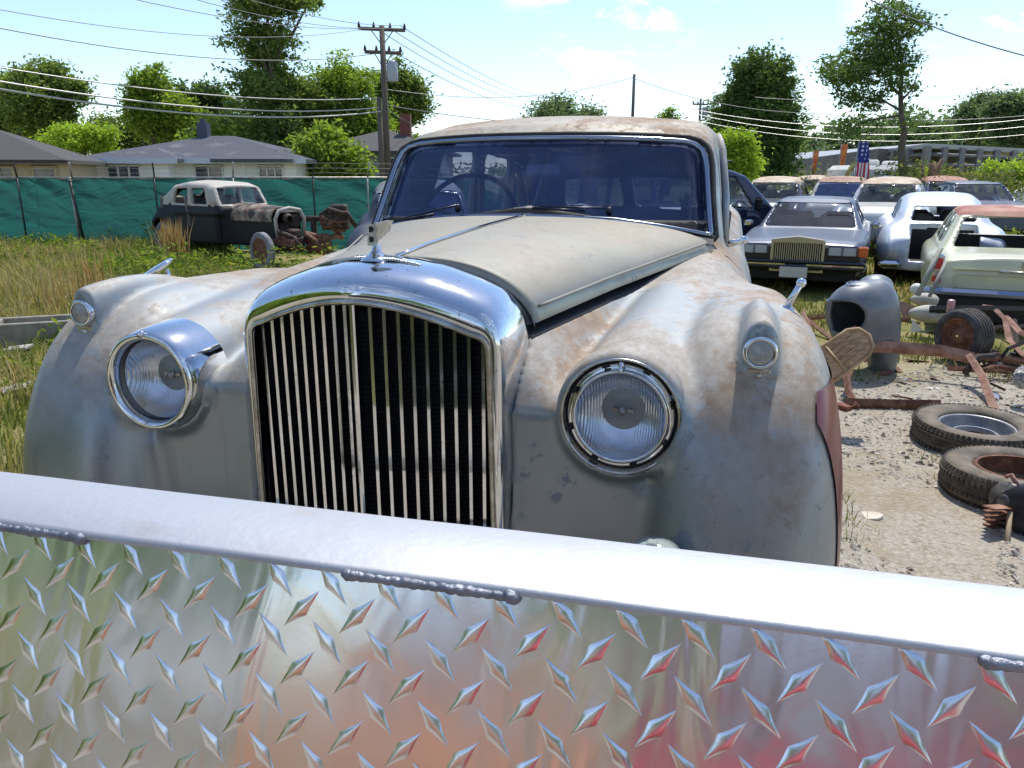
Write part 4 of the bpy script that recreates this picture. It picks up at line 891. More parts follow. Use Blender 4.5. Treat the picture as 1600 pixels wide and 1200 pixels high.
# brush between the cars in the back rows
cs = []
for (px, py, Y, n) in [(1130, 300, 25, 8), (1240, 300, 28, 16), (1275, 292, 32, 20), (1300, 290, 30, 14), (1400, 282, 26, 26), (1440, 286, 25, 26), (1480, 284, 26, 22), (1520, 286, 27, 18), (1560, 292, 24, 18), (1262, 320, 22, 8), (1390, 310, 20, 8)]:
    for _ in range(n): v = at(px+rnd.gauss(0, 16), py+rnd.gauss(0, 7), Y+rnd.gauss(0, .8)); cs.append((v[0], v[1], max(GZ, v[2])))
cs = np.array(cs); bs = np.repeat(cs, 60, 0)+rng.normal(size=(len(cs)*60, 3))*[.3, .3, .22]
tag(quads('brush', bs, rng.uniform(.5, 1.3, len(bs))*.07, leafmat('brush leaves', [(.06, .09, .03), (.12, .15, .05), (.20, .18, .08), (.09, .12, .03)]), .3), kind='stuff')

# ------------------------------------------------------------------ fence with green screen
FY = 17.4
def screen_mat():
    m = bpy.data.materials.new('green screen cloth'); m.use_nodes = True; nt = m.node_tree; b = nt.nodes['Principled BSDF']; L = nt.links.new
    b.inputs['Base Color'].default_value = (.020, .095, .085, 1); b.inputs['Roughness'].default_value = .42; b.inputs['Specular IOR Level'].default_value = .5
    t = N(nt, 'ShaderNodeBsdfTranslucent'); t.inputs[0].default_value = (.028, .17, .145, 1); mx = N(nt, 'ShaderNodeMixShader'); mx.inputs[0].default_value = .45
    tc = N(nt, 'ShaderNodeTexCoord'); n = N(nt, 'ShaderNodeTexNoise'); n.inputs['Scale'].default_value = 1.3; n.inputs['Detail'].default_value = 6; n.inputs['Distortion'].default_value = 1.2
    mp = N(nt, 'ShaderNodeMapping'); mp.inputs['Scale'].default_value = (1, 1, 2.2); L(tc.outputs['Object'], mp.inputs[0]); L(mp.outputs[0], n.inputs[0])
    bn = N(nt, 'ShaderNodeBump'); bn.inputs['Strength'].default_value = .9; bn.inputs['Distance'].default_value = .12; L(n.outputs[0], bn.inputs['Height']); L(bn.outputs[0], b.inputs['Normal']); L(bn.outputs[0], t.inputs['Normal'])
    o = nt.nodes['Material Output']; L(b.outputs[0], mx.inputs[1]); L(t.outputs[0], mx.inputs[2]); L(mx.outputs[0], o.inputs[0]); return m
galv = mat('galvanised pipe', (.42, .42, .40), (.30, .26, .22), 9, rough=.45, metal=.7)
black_pipe = mat('black pipe', (.02, .022, .02), rough=.5)
fe = thing('screened_fence', 'long chain fence hung with wrinkled dark green screen cloth, leaning barbed arms on top', 'fence', (-7, FY, GZ), 0)
FX0, FX1 = -13.5, .8; ft = 1.545
nx = 430; nzv = 34; G = []
for i in range(nx+1):
    x = FX0+(FX1-FX0)*i/nx; row = []
    for j in range(nzv+1):
        z = ft*j/nzv; k = (1-z/ft); ed = min(1, (ft-z)/.25)
        w_ = .06*float(fbm(np.array([x*1.0+z*1.6]), np.array([z*1.2-x*.3]), 1.4, 31)[0]-.5)*2+.055*abs(sin(x*4.2+z*5.1+2*sin(x*.7)))*np.exp(-((ft-z)/.45)**2)+.02*sin(x*9+z*7+sin(x*3))*np.exp(-((ft-z)/.3)**2)+.05*sin(x*1.1+.6)*k
        row.append((x+7, w_-.03, z-.02*abs(sin(x*2.1))*(j == nzv)))
    G.append(row)
m = MB(); m.grid(G); m.build('screen_cloth', screen_mat(), fe)
m = MB(); m.tube([(FX0+7, 0, ft+.012), (FX1+7, 0, ft+.012)], .022, 8); m.build('top_rail', galv, fe)
for i, px in enumerate((-40, 30, 115, 243, 366, 490, 575, 640)):
    x = at(px, 285, FY)[0]+7
    m = MB(); m.tube([(x, -.06, -.1), (x-.04 if px == 115 else x, -.06, ft+.02)], .032 if px == 115 else .02, 7); m.tube([(x, -.03, ft), (x+.10, -.26, ft+.33)], .016, 6); m.build('post', black_pipe if i % 2 else galv, fe)
    if px == 115: m = MB(); m.tube([(x-.03, -.09, ft-.05), (x+.14, -.14, 0)], .03, 7); m.build('brace', black_pipe, fe)
for k in range(3):
    m = MB(); m.tube([(FX0+7+j*.6, -.09-.075*k+.0, ft+.12+.10*k-.02*abs(sin(j*.8))) for j in range(int((FX1-FX0)/.6)+1)], .004, 4, False); m.build('barbed_wire', galv, fe)

# ------------------------------------------------------------------ houses
roof_m = mat('asphalt shingles', (.05, .055, .075), (.10, .105, .13), 30, rough=.9, bump=.3, c3=(.16, .165, .18), s3=1.2)
roof_g = mat('grey shingles', (.055, .052, .055), (.09, .085, .085), 40, rough=.9, bump=.3)
white_p = mat('white siding', (.74, .73, .70), (.66, .66, .64), 3, rough=.7)
blue_w = mat('pale fascia', (.50, .56, .64), rough=.6)
beige_p = mat('tan siding', (.50, .40, .26), (.44, .36, .24), 4, rough=.8)
win_g = mat('house window glass', (.04, .06, .09), (.10, .13, .17), 2, rough=.08, spec=.8)
brick = mat('brick', (.22, .08, .055), (.13, .05, .04), 18, rough=.9, bump=.3)
def hip(m, x0, x1, y0, y1, z, h, over=.45, th=.12):
    x0 -= over; x1 += over; y0 -= over; y1 += over; w_ = min((y1-y0)/2, (x1-x0)/2-.05); cy = (y0+y1)/2
    V = [(x0, y0, z), (x1, y0, z), (x1, y1, z), (x0, y1, z), (x0+w_, cy, z+h), (x1-w_, cy, z+h)]
    V += [(a, b, c-th) for a, b, c in V[:4]]
    m.add(V, [(0, 1, 5, 4), (1, 2, 5), (2, 3, 4, 5), (3, 0, 4), (6, 7, 1, 0), (7, 8, 2, 1), (8, 9, 3, 2), (9, 6, 0, 3), (9, 8, 7, 6)], False)
def window(parent, x, y, z, w_, h, n=2, frame=white_p, name='window', gl=win_g):
    m = MB()
    for (cx, cz, sx, sz) in [(x, z+h/2, w_+.1, .06), (x, z-h/2, w_+.1, .06), (x-w_/2, z, .06, h), (x+w_/2, z, .06, h)]+[(x-w_/2+w_*k/n, z, .05, h) for k in range(1, n)]: m.box((cx, y-.04, cz), (sx, .09, sz))
    f = m.build(name, frame, parent)
    m = MB(); m.box((x, y-.012, z), (w_, .03, h)); m.build('pane', gl, f)
YW = 31.; a = at(135, 262, YW); b = at(462, 262, YW)
white_p2 = mat('bright white siding', (.93, .93, .93), (.86, .86, .86), 3, rough=.7)
hs = thing('house', 'white single storey house with low blue grey hipped roof and brick chimney, beyond the fence', 'house', (a[0], YW, GZ), 0)
wl = b[0]-a[0]; wz = at(300, 249, YW)[2]-GZ
m = MB(); m.box((wl/2, 3.5, wz/2), (wl, 7, wz)); m.box((wl*.27, -.45, wz/2), (wl*.34, .9, wz)); m.build('wall', white_p2, hs)
m = MB(); hip(m, 0, wl, 0, 7, wz, 1.02, .55); hip(m, wl*.10, wl*.46, -.9, 2.6, wz+.003, .50, .3); hip(m, wl*.66, wl*.98, -.5, 2.9, wz+.006, .36, .25); rf = m.build('roof', roof_m, hs)
m = MB(); m.box((wl/2, -.55, wz-.07), (wl+1.1, .04, .20)); m.box((wl*.28, -1.22, wz-.07), (wl*.36+.6, .04, .2)); m.build('fascia', blue_w, hs)
m = MB(); m.box((wl*.42, 3.4, wz+1.15), (.42, .45, .75)); m.box((wl*.42, 3.4, wz+1.6), (.2, .2, .2)); m.build('chimney', mat('dark flue', (.06, .07, .11), rough=.7), rf)
px2x = lambda px: at(px, 262, YW)[0]-a[0]
for x0, x1, n in ((186, 236, 3), (305, 348, 2), (405, 442, 3), (148, 160, 1)): window(hs, (px2x(x0)+px2x(x1))/2, -.0 if x0 > 290 or x0 < 150 else -.9, wz-.62, px2x(x1)-px2x(x0), .75, n)
m = MB(); m.box((px2x(247), -.93, wz-.95), (.5, .06, 1.7)); m.build('door', white_p, hs)
for px in (386, 395): m = MB(); m.box((px2x(px), -.3, wz/2), (.06, .06, wz)); m.build('porch_post', white_p, hs)
YW = 25.; a = at(-520, 262, YW); b = at(122, 262, YW); wl = b[0]-a[0]; wz = at(50, 250, YW)[2]-GZ
th_ = R(-15); hs = thing('house', 'tan house with plain dark grey roof at the left edge', 'house', (b[0]-.55-wl*cos(th_), YW+wl*sin(th_), GZ), -15)
m = MB(); m.box((wl/2, 2.3, wz/2), (wl, 4.6, wz)); m.build('wall', beige_p, hs)
m = MB(); hip(m, -1.5, wl-.15, 0, 4.6, wz, 1.05, .45); rf = m.build('roof', roof_g, hs)
m = MB(); m.box((wl/2-.7, -.46, wz-.08), (wl+2.2, .08, .10)); m.build('gutter', dark_iron, hs)
for x0, x1 in ((-30, 7), (38, 56), (84, 114)): window(hs, at((x0+x1)/2, 262, YW)[0]-a[0], 0, wz-.62, (x1-x0)*YW/FP, .8, 1, beige_p)
YW = 36.; a = at(485, 262, YW); b = at(690, 262, YW); wl = b[0]-a[0]; wz = at(550, 236, YW)[2]-GZ
hs = thing('house', 'grey house half hidden by leaves behind the utility poles, brick chimney', 'house', (a[0], YW, GZ), 0)
m = MB(); m.box((wl/2, 3.5, wz/2), (wl, 7, wz)); m.build('wall', mat('grey siding', (.38, .38, .37), (.3, .3, .3), 3, rough=.8), hs)
m = MB(); hip(m, 0, wl, 0, 7, wz, 1.1); rf = m.build('roof', roof_g, hs); m = MB(); m.box((wl*.68, 2.6, wz+1.1), (.5, .5, 1.3)); m.build('chimney', brick, rf)
for px in (545, 620, 650): window(hs, at(px, 262, YW)[0]-a[0], 0, wz-.75, .7, .9, 1)

# long open shed on the right skyline
p0 = at(1262, 270, 62); shed = thing('long_shed', 'long grey open-sided steel shed on the skyline behind the wrecks', 'shed', (p0[0], 62, GZ), 0)
A_ = at(1245, 250, 66)-p0; B_ = at(1448, 226, 40); 
pA = at(1265, 249, 70); pB = at(1450, 224, 46); pC = at(1640, 234, 46); sh = lambda p: (p[0]-p0[0], p[1]-62, p[2]-GZ)
grey_steel = mat('weathered steel sheet', (.22, .22, .24), (.15, .15, .17), 3, rough=.6, metal=.2, stretch=(6, 6, 1))
m = MB(); a_, b_2, c2_ = sh(pA), sh(pB), sh(pC); back = (30, 40)
V = [a_, b_2, c2_, (c2_[0]+5, 30, c2_[2]+.6), (a_[0]+6, 34, a_[2]+1.0)]; V += [(q[0], q[1], q[2]-.25) for q in V]
m.add(V, [(0, 1, 2, 3, 4), (9, 8, 7, 6, 5), (0, 5, 6, 1), (1, 6, 7, 2), (2, 7, 8, 3), (3, 8, 9, 4), (4, 9, 5, 0)], False); m.build('roof', mat('pale roof sheet', (.36, .37, .38), rough=.5, metal=.3), shed)
def lerp(a, b, t): return tuple(a[i]*(1-t)+b[i]*t for i in range(3))
for k in range(11): q = lerp(a_, b_2, k/10); m = MB(); m.box((q[0], q[1], q[2]/2), (.35, .35, q[2]-.3)); m.build('post', grey_steel, shed)
for k in range(1, 8): q = lerp(b_2, c2_, k/7); m = MB(); m.box((q[0], q[1], q[2]/2), (.3, .3, q[2]-.3)); m.build('post', grey_steel, shed)
for f_, tt in ((.35, .06), (.65, .05), (.82, .05)):
    m = MB(); m.tube([(a_[0], a_[1], a_[2]*f_), (b_2[0], b_2[1], b_2[2]*f_), (c2_[0], c2_[1], c2_[2]*f_)], tt+.06, 5); m.build('girt', grey_steel, shed)
m = MB()
def wallp(a, b, h0, h1, off_=1.8):
    V = [(a[0], a[1]+off_, h0*a[2]), (b[0], b[1]+off_, h0*b[2]), (b[0], b[1]+off_, h1*b[2]), (a[0], a[1]+off_, h1*a[2])]; V += [(x, y+.1, z) for x, y, z in V]; m.add(V, [(0, 1, 2, 3), (7, 6, 5, 4), (3, 2, 6, 7), (0, 4, 5, 1)], False)
wallp(a_, b_2, .0, .55); wallp(b_2, c2_, 0, .45); wallp(a_, b_2, .0, .97, 6); wallp(b_2, c2_, 0, .97, 6); m.build('back_wall', mat('dark shed interior', (.14, .13, .15), (.20, .18, .18), 1, rough=.8), shed)
for k, (t0, t1) in enumerate([(.05, .12), (.25, .34), (.5, .58), (.78, .93)]):
    a1, b1 = lerp(b_2, c2_, t0), lerp(b_2, c2_, t1); m = MB(); m.box(((a1[0]+b1[0])/2, a1[1]+.8, a1[2]*.27), (b1[0]-a1[0], .1, a1[2]*.5)); m.build('panel', (mat('pale panel', (.42, .42, .42), rough=.7), mat('brown panel', (.24, .17, .13), rough=.8))[k % 2], shed)

# ------------------------------------------------------------------ poles and wires
polem = mat('old pole wood', (.14, .11, .09), (.09, .075, .065), 4, rough=.9, stretch=(8, 8, .6), bump=.3)
YP = 33.
def pole(label, px, ptop, Y, r, arms=(), n=8, extra=None, group='utility poles'):
    b = at(px, 270, Y); zt = at(px, ptop, Y)[2]-GZ; t = thing('utility_pole', label, 'utility pole', (b[0], Y, GZ), 0, group)
    m = MB(); m.tube([(0, 0, -.2), (0, 0, zt)], [r, r*.7], 10); m.build('pole', polem, t)
    for (z, w_, ax) in arms:
        m = MB(); ca, sa = cos(ax), sin(ax); m.tube([(-w_*ca, -w_*sa, z), (w_*ca, w_*sa, z)], r*.5, 5); m.tube([(-w_*.5*ca, -w_*.5*sa, z), (0, 0, z-.6)], .02, 5); m.tube([(w_*.5*ca, w_*.5*sa, z), (0, 0, z-.6)], .02, 5); am = m.build('crossarm', polem, t)
        for f in (-.97, -.35, .35, .97): m = MB(); m.lathe([(.05, 0), (.06, .08), (.03, .2), (.001, .24)], (w_*f*ca, w_*f*sa, z+.03), (0, 0, 1), 8); m.build('insulator', dark_iron, am)
    if extra: m = MB(); m.lathe([(.01, 0), (.2, .0), (.22, .05), (.22, .72), (.1, .8)], (.36, -.05, extra), (0, 0, 1), 12); m.build('transformer', mat('pale grey tank', (.35, .38, .42), rough=.5), t)
    return t
b = at(600, 270, YP)
zt = lambda py, px=600, Y=YP: at(px, py, Y)[2]-GZ
pole('tall utility pole with two crossarms and a grey transformer', 606, 40, YP, .15, ((zt(46), .92, .25), (zt(82), .72, .25)), extra=zt(128))
pole('shorter plain utility pole just left of the transformer pole', 597, 152, YP-.6, .13)
pole('slim bare pole rising above the saloon roof', 985, 116, 40, .10)
pole('distant pole with stacked crossarms above the saloon roof at its middle', 866, 148, 90, .13, ((at(866, 152, 90)[2]-GZ, 1.1, .3), (at(866, 160, 90)[2]-GZ, 1.0, .3)))
pole('distant pole with two cans at the left edge of the oval tree', 1088, 154, 60, .12, ((at(1088, 163, 60)[2]-GZ, .6, .2),), extra=at(1088, 185, 60)[2]-GZ)
wire_m = mat('overhead wire', (.16, .16, .17), rough=.45, metal=.3)
bright_w = mat('bright cable', (.42, .42, .42), rough=.35, metal=.3)
def wire(label, a, b, sag, r, m_=None, cat='power line'):
    a = at(*a); b = at(*b); n = 24; pts = [a*(1-t)+b*t+np.array([0, 0, -sag*4*t*(1-t)]) for t in np.linspace(0, 1, n+1)]
    m = MB(); m.tube(pts, r, 5, False); o = m.build('power_line', m_ or wire_m); tag(o, label, cat, 'overhead wires')
wl_ = [((-80, 0, 18), (570, 45, YP), .5, .010, None, 'topmost faint wire from the upper left to the left tip of the high crossarm'),
 ((-60, 32, 19), (584, 84, YP), .5, .014, None, 'thin wire crossing the tall tree to the lower crossarm'),
 ((130, -20, 19), (590, 44, YP), .3, .010, None, 'thin wire leaving the top edge near the tall tree left side'),
 ((240, -20, 21), (612, 44, YP), .3, .010, None, 'thin wire leaving the top edge over the tall tree crown'),
 ((330, -20, 22), (626, 40, YP), .25, .010, None, 'thin wire reaching the right tip of the high crossarm from the top edge'),
 ((-60, 95, 19), (592, 153, YP-.6), .35, .017, bright_w, 'upper of three bright cables crossing the left trees'),
 ((-60, 117, 19), (594, 168, YP-.6), .40, .022, bright_w, 'middle of three bright cables crossing the left trees'),
 ((-60, 129, 19), (596, 174, YP-.6), .45, .026, bright_w, 'lowest thickest bright cable crossing the left trees'),
 ((626, 40, YP), (860, 150, 90), .7, .016, None, 'wire from the right tip of the high crossarm to the distant stacked pole'),
 ((612, 46, YP), (862, 152, 90), .9, .016, None, 'second wire from the high crossarm down to the distant stacked pole'),
 ((590, 46, YP), (864, 156, 90), 1.1, .016, None, 'wire from the inner left insulator to the distant stacked pole'),
 ((620, 84, YP), (866, 164, 90), 1.0, .016, None, 'wire from the lower crossarm to the distant stacked pole'),
 ((606, 172, YP), (760, 212, 50), .6, .014, None, 'low wire from the pole pair dropping behind the saloon roof'),
 ((606, 140, YP), (985, 122, 40), .55, .014, None, 'single sagging wire between the transformer pole and the slim bare pole'),
 ((606, 165, YP), (1088, 176, 60), .8, .018, None, 'long low wire from the pole pair to the pole by the oval tree'),
 ((985, 120, 40), (1290, 178, 34), .4, .014, None, 'wire falling from the slim bare pole across the oval tree'),
 ((1290, 178, 34), (1680, 172, 30), .3, .014, None, 'thin wire continuing right of the oval tree'),
 ((1060, 166, 40), (1690, 176, 32), .75, .014, bright_w, 'upper of the bright cables in front of the oval tree'),
 ((1060, 172, 40), (1690, 186, 32), .85, .014, bright_w, 'middle bright cable in front of the oval tree'),
 ((1060, 182, 40), (1690, 200, 32), .8, .012, bright_w, 'lowest bright cable in front of the oval tree'),
 ((1330, -15, 14), (1680, 105, 12), .12, .010, None, 'single dark wire slanting across the top right corner'),
 ((1180, 152, 40), (1700, 120, 36), .5, .012, None, 'faint wire rising to the right behind the leaning tree')]
for a, b, sg, r, m_, lb in wl_: wire(lb, a, b, sg, r, m_)

# ------------------------------------------------------------------ flags, trailer
def fcloth(w_, h, nx, nz, amp, taper=0):
    return [[((i/nx)*w_*(1-taper*j/nz)+.02*sin(j*.7), amp*sin(i*.9+j*.5), -h*j/nz) for j in range(nz+1)] for i in range(nx+1)]
def stripes():
    m = bpy.data.materials.new('flag stripes and stars'); m.use_nodes = True; nt = m.node_tree; L = nt.links.new; b = nt.nodes['Principled BSDF']; b.inputs['Roughness'].default_value = .8
    tc = N(nt, 'ShaderNodeTexCoord'); s = N(nt, 'ShaderNodeSeparateXYZ'); L(tc.outputs['Object'], s.inputs[0])
    def mt(op, a, bb=0):
        q = N(nt, 'ShaderNodeMath', operation=op)
        for i, v in enumerate((a, bb)):
            if isinstance(v, (int, float)): q.inputs[i].default_value = v
            else: L(v, q.inputs[i])
        return q.outputs[0]
    st = mt('GREATER_THAN', mt('FRACT', mt('MULTIPLY', s.outputs[0], 8.7)), .5); x = N(nt, 'ShaderNodeMixRGB'); L(st, x.inputs[0]); x.inputs[1].default_value = (.55, .03, .04, 1); x.inputs[2].default_value = (.75, .75, .75, 1)
    v = N(nt, 'ShaderNodeTexVoronoi'); v.inputs['Scale'].default_value = 8; v.inputs['Randomness'].default_value = 0; L(tc.outputs['Object'], v.inputs[0]); sx_ = mt('LESS_THAN', v.outputs['Distance'], .28)
    y = N(nt, 'ShaderNodeMixRGB'); L(sx_, y.inputs[0]); y.inputs[1].default_value = (.03, .04, .22, 1); y.inputs[2].default_value = (.75, .75, .78, 1)
    k = mt('GREATER_THAN', s.outputs[2], -.62); z = N(nt, 'ShaderNodeMixRGB'); L(k, z.inputs[0]); L(x.outputs[0], z.inputs[1]); L(y.outputs[0], z.inputs[2]); L(z.outputs[0], b.inputs['Base Color']); return m
for (px, py, Y, h, w_, mt_, lb, nm, cat, ln) in [
  (1342, 222, 25, 1.35, .30, stripes(), 'striped and starred national flag hanging beside the white trailer', 'national_flag', 'flag', 0),
  (1271, 236, 32, .95, .22, mat('red flag cloth', (.60, .10, .06), (.6, .3, .06), 3, rough=.8), 'red feather flag left of the orange one, before the shed', 'feather_flag', 'flag', 0),
  (1315, 225, 32, 1.15, .26, mat('orange flag cloth', (.62, .26, .05), (.5, .08, .05), 3, rough=.8), 'orange feather flag before the shed', 'feather_flag', 'flag', 0),
  (1336, 244, 27, 1.1, .22, mat('yellow flag cloth', (.62, .48, .12), (.5, .4, .2), 3, rough=.8), 'yellow flag drooping left of the striped flag', 'feather_flag', 'flag', .45)]:
    p = at(px, py, Y); t = thing(nm, lb, cat, (p[0], Y, GZ), 0); hz = p[2]-GZ
    m = MB(); m.tube([(0, 0, 0), (0, 0, hz)], .02, 6); m.build('flag_pole', galv, t)
    m = MB(); m.grid(fcloth(w_, h, 8, 12, .05, .5 if nm == 'feather_flag' else -.6)); o = m.build('cloth', mt_, t); o.location = (0.02, 0, hz); o.rotation_euler = (0, ln, 0)
YT = 28.; a = at(1328, 268, YT); b = at(1436, 268, YT); wl = b[0]-a[0]
tr = thing('camper_trailer', 'white camper trailer with roof pods under the leaning tree', 'trailer', (a[0], YT, GZ), 0)
zt_ = at(1380, 258, YT)[2]-GZ; m = MB(); m.box((wl/2, 1.1, zt_-.72), (wl, 2.2, 1.44), bev=.15); m.build('body', white_p, tr)
m = MB(); m.box((wl*.4, 1, zt_+.09), (.75, .6, .22), bev=.06); m.build('roof_pod', white_p, tr); m = MB(); m.box((wl*.78, 1, zt_+.07), (.5, .5, .17), bev=.05); m.build('roof_pod', white_p, tr)
for x in (.12, .5, .8): window(tr, wl*x, -.0, zt_-.45, .5, .3, 1)

# ------------------------------------------------------------------ parked and wrecked cars
def paintm(name, c, c2=None, rough=.35, metal=.3, rustc=None, coat=.4, lo3=.58): return mat(name, c, c2 or tuple(q*.8 for q in c), 3, rough=rough, metal=metal, coat=coat, c3=rustc, s3=2.2, lo3=lo3, hi3=lo3+.08, m3=0 if rustc else None)
rusty_roof = mat('rusted roof paint', (.34, .20, .13), (.46, .34, .25), 2.5, rough=.8, c3=(.22, .10, .07), s3=5, lo3=.5, hi3=.6)
redrust = mat('red oxide roof', (.30, .10, .07), (.42, .22, .16), 3, rough=.75, c3=(.5, .42, .36), s3=4, lo3=.6, hi3=.66)
silverblue = paintm('silver paint', (.085, .105, .15), (.07, .085, .12), rough=.40, metal=.35, coat=.12)
darkblue = paintm('dark blue paint', (.02, .03, .07), rough=.2)
SAL = dict(L=5.25, W=1.86, zb=.28, belt=.93, plan=[(0, .80), (.5, .89), (1.5, .93), (4.2, .92), (5.25, .82)], top=[(0, .80), (.25, .86), (1.3, .93), (1.7, .95), (4.0, .97), (5.1, .93), (5.25, .84)], crown=.04, r1=.07, r2=.09, side=.3,
  roof=[(1.30, .60), (1.45, .92), (2.12, 1.36), (2.35, 1.43), (3.2, 1.45), (3.75, 1.40), (4.45, .94), (4.55, .60)], cabw=.80, tum=.42, rr=.09, rcrown=.07, blend=.03, ymid=2.9, ycab=(1.6, 4.2),
  wins=[[(1.98, .97), (2.78, .97), (2.78, 1.32), (2.40, 1.32)], [(2.88, .97), (3.60, .97), (3.50, 1.33), (2.88, 1.33)], [(3.68, .99), (4.05, .99), (3.78, 1.26), (3.60, 1.32)]],
  fw=[(-.5, .97), (.68, .96), (.57, 1.34), (-.5, 1.36)], rw=[(-.5, .99), (.64, .98), (.54, 1.31), (-.5, 1.33)], wheels=[(.86, .33, .34), (3.98, .33, .34)], roofsplit=1.34)
def carpos(px, py, Y, yaw):   # middle of the near end at this sight line and distance
    p = at(px, py, Y); return (p[0], p[1], GZ)
# silver saloon with the upright temple grille
base_dark = mat('black lower paint', (.012, .014, .018), rough=.3, coat=.3)
rr_ = make_car('luxury_saloon_car', 'silver boxy saloon with dark nose and upright brass coloured grille, parked on grass', 'car', carpos(1246, 400, 10.9, 0), 25, SAL, silverblue, silverblue, h=.03)
def silver_front(t):
    m = MB(); gx = .335
    for k in range(23): x = -gx+.03*k*(2*gx/.66)*.99+.004; m.box((x, -.075, .60), (.013, .03, .44))
    m.build('grille_vanes', mat('brass tinted chrome', (.50, .46, .37), rough=.4, metal=.9), t)
    m = MB(); m.box((0, -.03, .60), (2*gx, .06, .46)); m.build('grille_recess', black, t)
    m = MB(); m.prism([(-gx-.03, 0), (gx+.03, 0), (gx+.03, .02), (gx+.01, .05), (0, .10), (-gx-.01, .05), (-gx-.03, .02)], (0, -.03, .82), (1, 0, 0), (0, 0, 1), .18); m.box((-gx-.015, -.04, .60), (.03, .14, .46)); m.box((gx+.015, -.04, .60), (.03, .14, .46)); m.box((0, -.04, .375), (2*gx+.06, .14, .02)); m.build('grille_frame', mat('pale brass chrome', (.58, .55, .46), rough=.3, metal=1), t)
    m = MB(); m.box((0, .0, .62), (1.66, .07, .30), bev=.02); m.build('nose_panel', base_dark, t)
    for s in (1, -1):
        m = MB(); m.box((s*.60, -.035, .70), (.40, .05, .17), bev=.02); hu = m.build('headlight', mat('lamp housing', (.12, .13, .15), rough=.2, coat=.5), t)
        for q in (-.1, .09): m = MB(); m.box((s*.60+q, -.062, .70), (.165, .02, .13), bev=.008); m.build('lens', mat('lamp lens', (.40, .42, .45), rough=.12, coat=.8), hu)
        m = MB(); m.box((s*.865, -.02, .70), (.13, .09, .17), bev=.02); m.build('indicator', mat('orange lens', (.62, .13, .02), rough=.2, coat=.8), t)
        m = MB(); m.box((s*.98, 1.75, 1.0), (.16, .07, .10), bev=.03); m.build('wing_mirror', chrome, t)
    m = MB(); m.box((0, -.10, .45), (1.86, .18, .07), bev=.025); m.box((0, -.09, .52), (1.84, .12, .05), bev=.02); m.build('bumper', base_dark, t)
    m = MB(); m.box((-.52, -.198, .49), (.75, .012, .022)); m.box((.52, -.198, .49), (.75, .012, .022)); m.build('bumper_strip', chrome, t)
    m = MB(); m.box((-.02, -.215, .37), (.38, .015, .17), bev=.006); pl = m.build('number_plate', mat('faded plate', (.55, .53, .50), rough=.6), t)
    m = MB(); m.box((0, .03, .33), (1.6, .1, .2)); m.build('air_dam', black, t)
silver_front(rr_); rr_.scale = (.97, .97, .88)
# cream saloon seen from behind
CR = dict(SAL); CR.update(seats=False, zb=.42, top=[(0, .80), (.25, .86), (1.3, .93), (1.7, .95), (4.1, 1.0), (5.0, 1.0), (5.18, .95), (5.25, .86)], crown=.10, r1=.13, holes=[])
cream = mat('cream paint', (.58, .57, .38), (.50, .49, .33), 2, rough=.3, coat=.4, c3=(.36, .30, .16), s3=9, lo3=.66, hi3=.72)
yc = 8.1; pc = carpos(1592, 470, yc, 0); yw_c = 180+27
t = make_car('wrecked_saloon_car', 'cream saloon seen from behind with rusty red roof, at the right edge', 'car', (pc[0]+5.25*sin(R(yw_c-180)), pc[1]+5.25*cos(R(yw_c-180)), GZ-.13), yw_c, CR, cream, redrust, h=.028, glassed=('s',))
RY = 5.25; t.scale = (1, 1, .96)
for s in (1, -1):
    m = MB(); m.box((s*.80, RY-.015, .80), (.12, .07, .34), bev=.02); hu = m.build('tail_lamp', chrome, t)
    
    for zz, hh_ in ((.87, .12), (.69, .07)): m = MB(); m.box((s*.80, RY+.022, zz), (.09, .02, hh_), bev=.008); m.build('red_lens', mat('red lens', (.45, .02, .015), rough=.2, coat=.8), hu)
m = MB(); m.box((0, RY+.10, .56), (1.90, .14, .10), bev=.035); m.build('rear_bumper', mat('blued chrome', (.30, .34, .45), rough=.25, metal=1), t)
m = MB(); m.box((0, RY, .82), (1.30, .03, .012)); m.tube([(-.60, RY+.012, .76), (-.62, RY+.012, .72), (-.62, RY+.012, .64), (-.58, RY+.012, .61), (.58, RY+.012, .61), (.62, RY+.012, .64), (.62, RY+.012, .72), (.60, RY+.012, .76), (-.6, RY+.012, .76)], .005, 5); m.build('boot_lid_moulding', cream, t)
m = MB(); m.box((0, RY+.015, .89), (.06, .03, .10), bev=.008); m.tube([(-.22, RY+.03, .81), (.22, RY+.03, .81)], .012, 6); m.build('boot_badge', dull_chrome, t)
m = MB(); m.box((0, RY+.02, .40), (1.7, .2, .28)); m.build('under_tray', black, t)
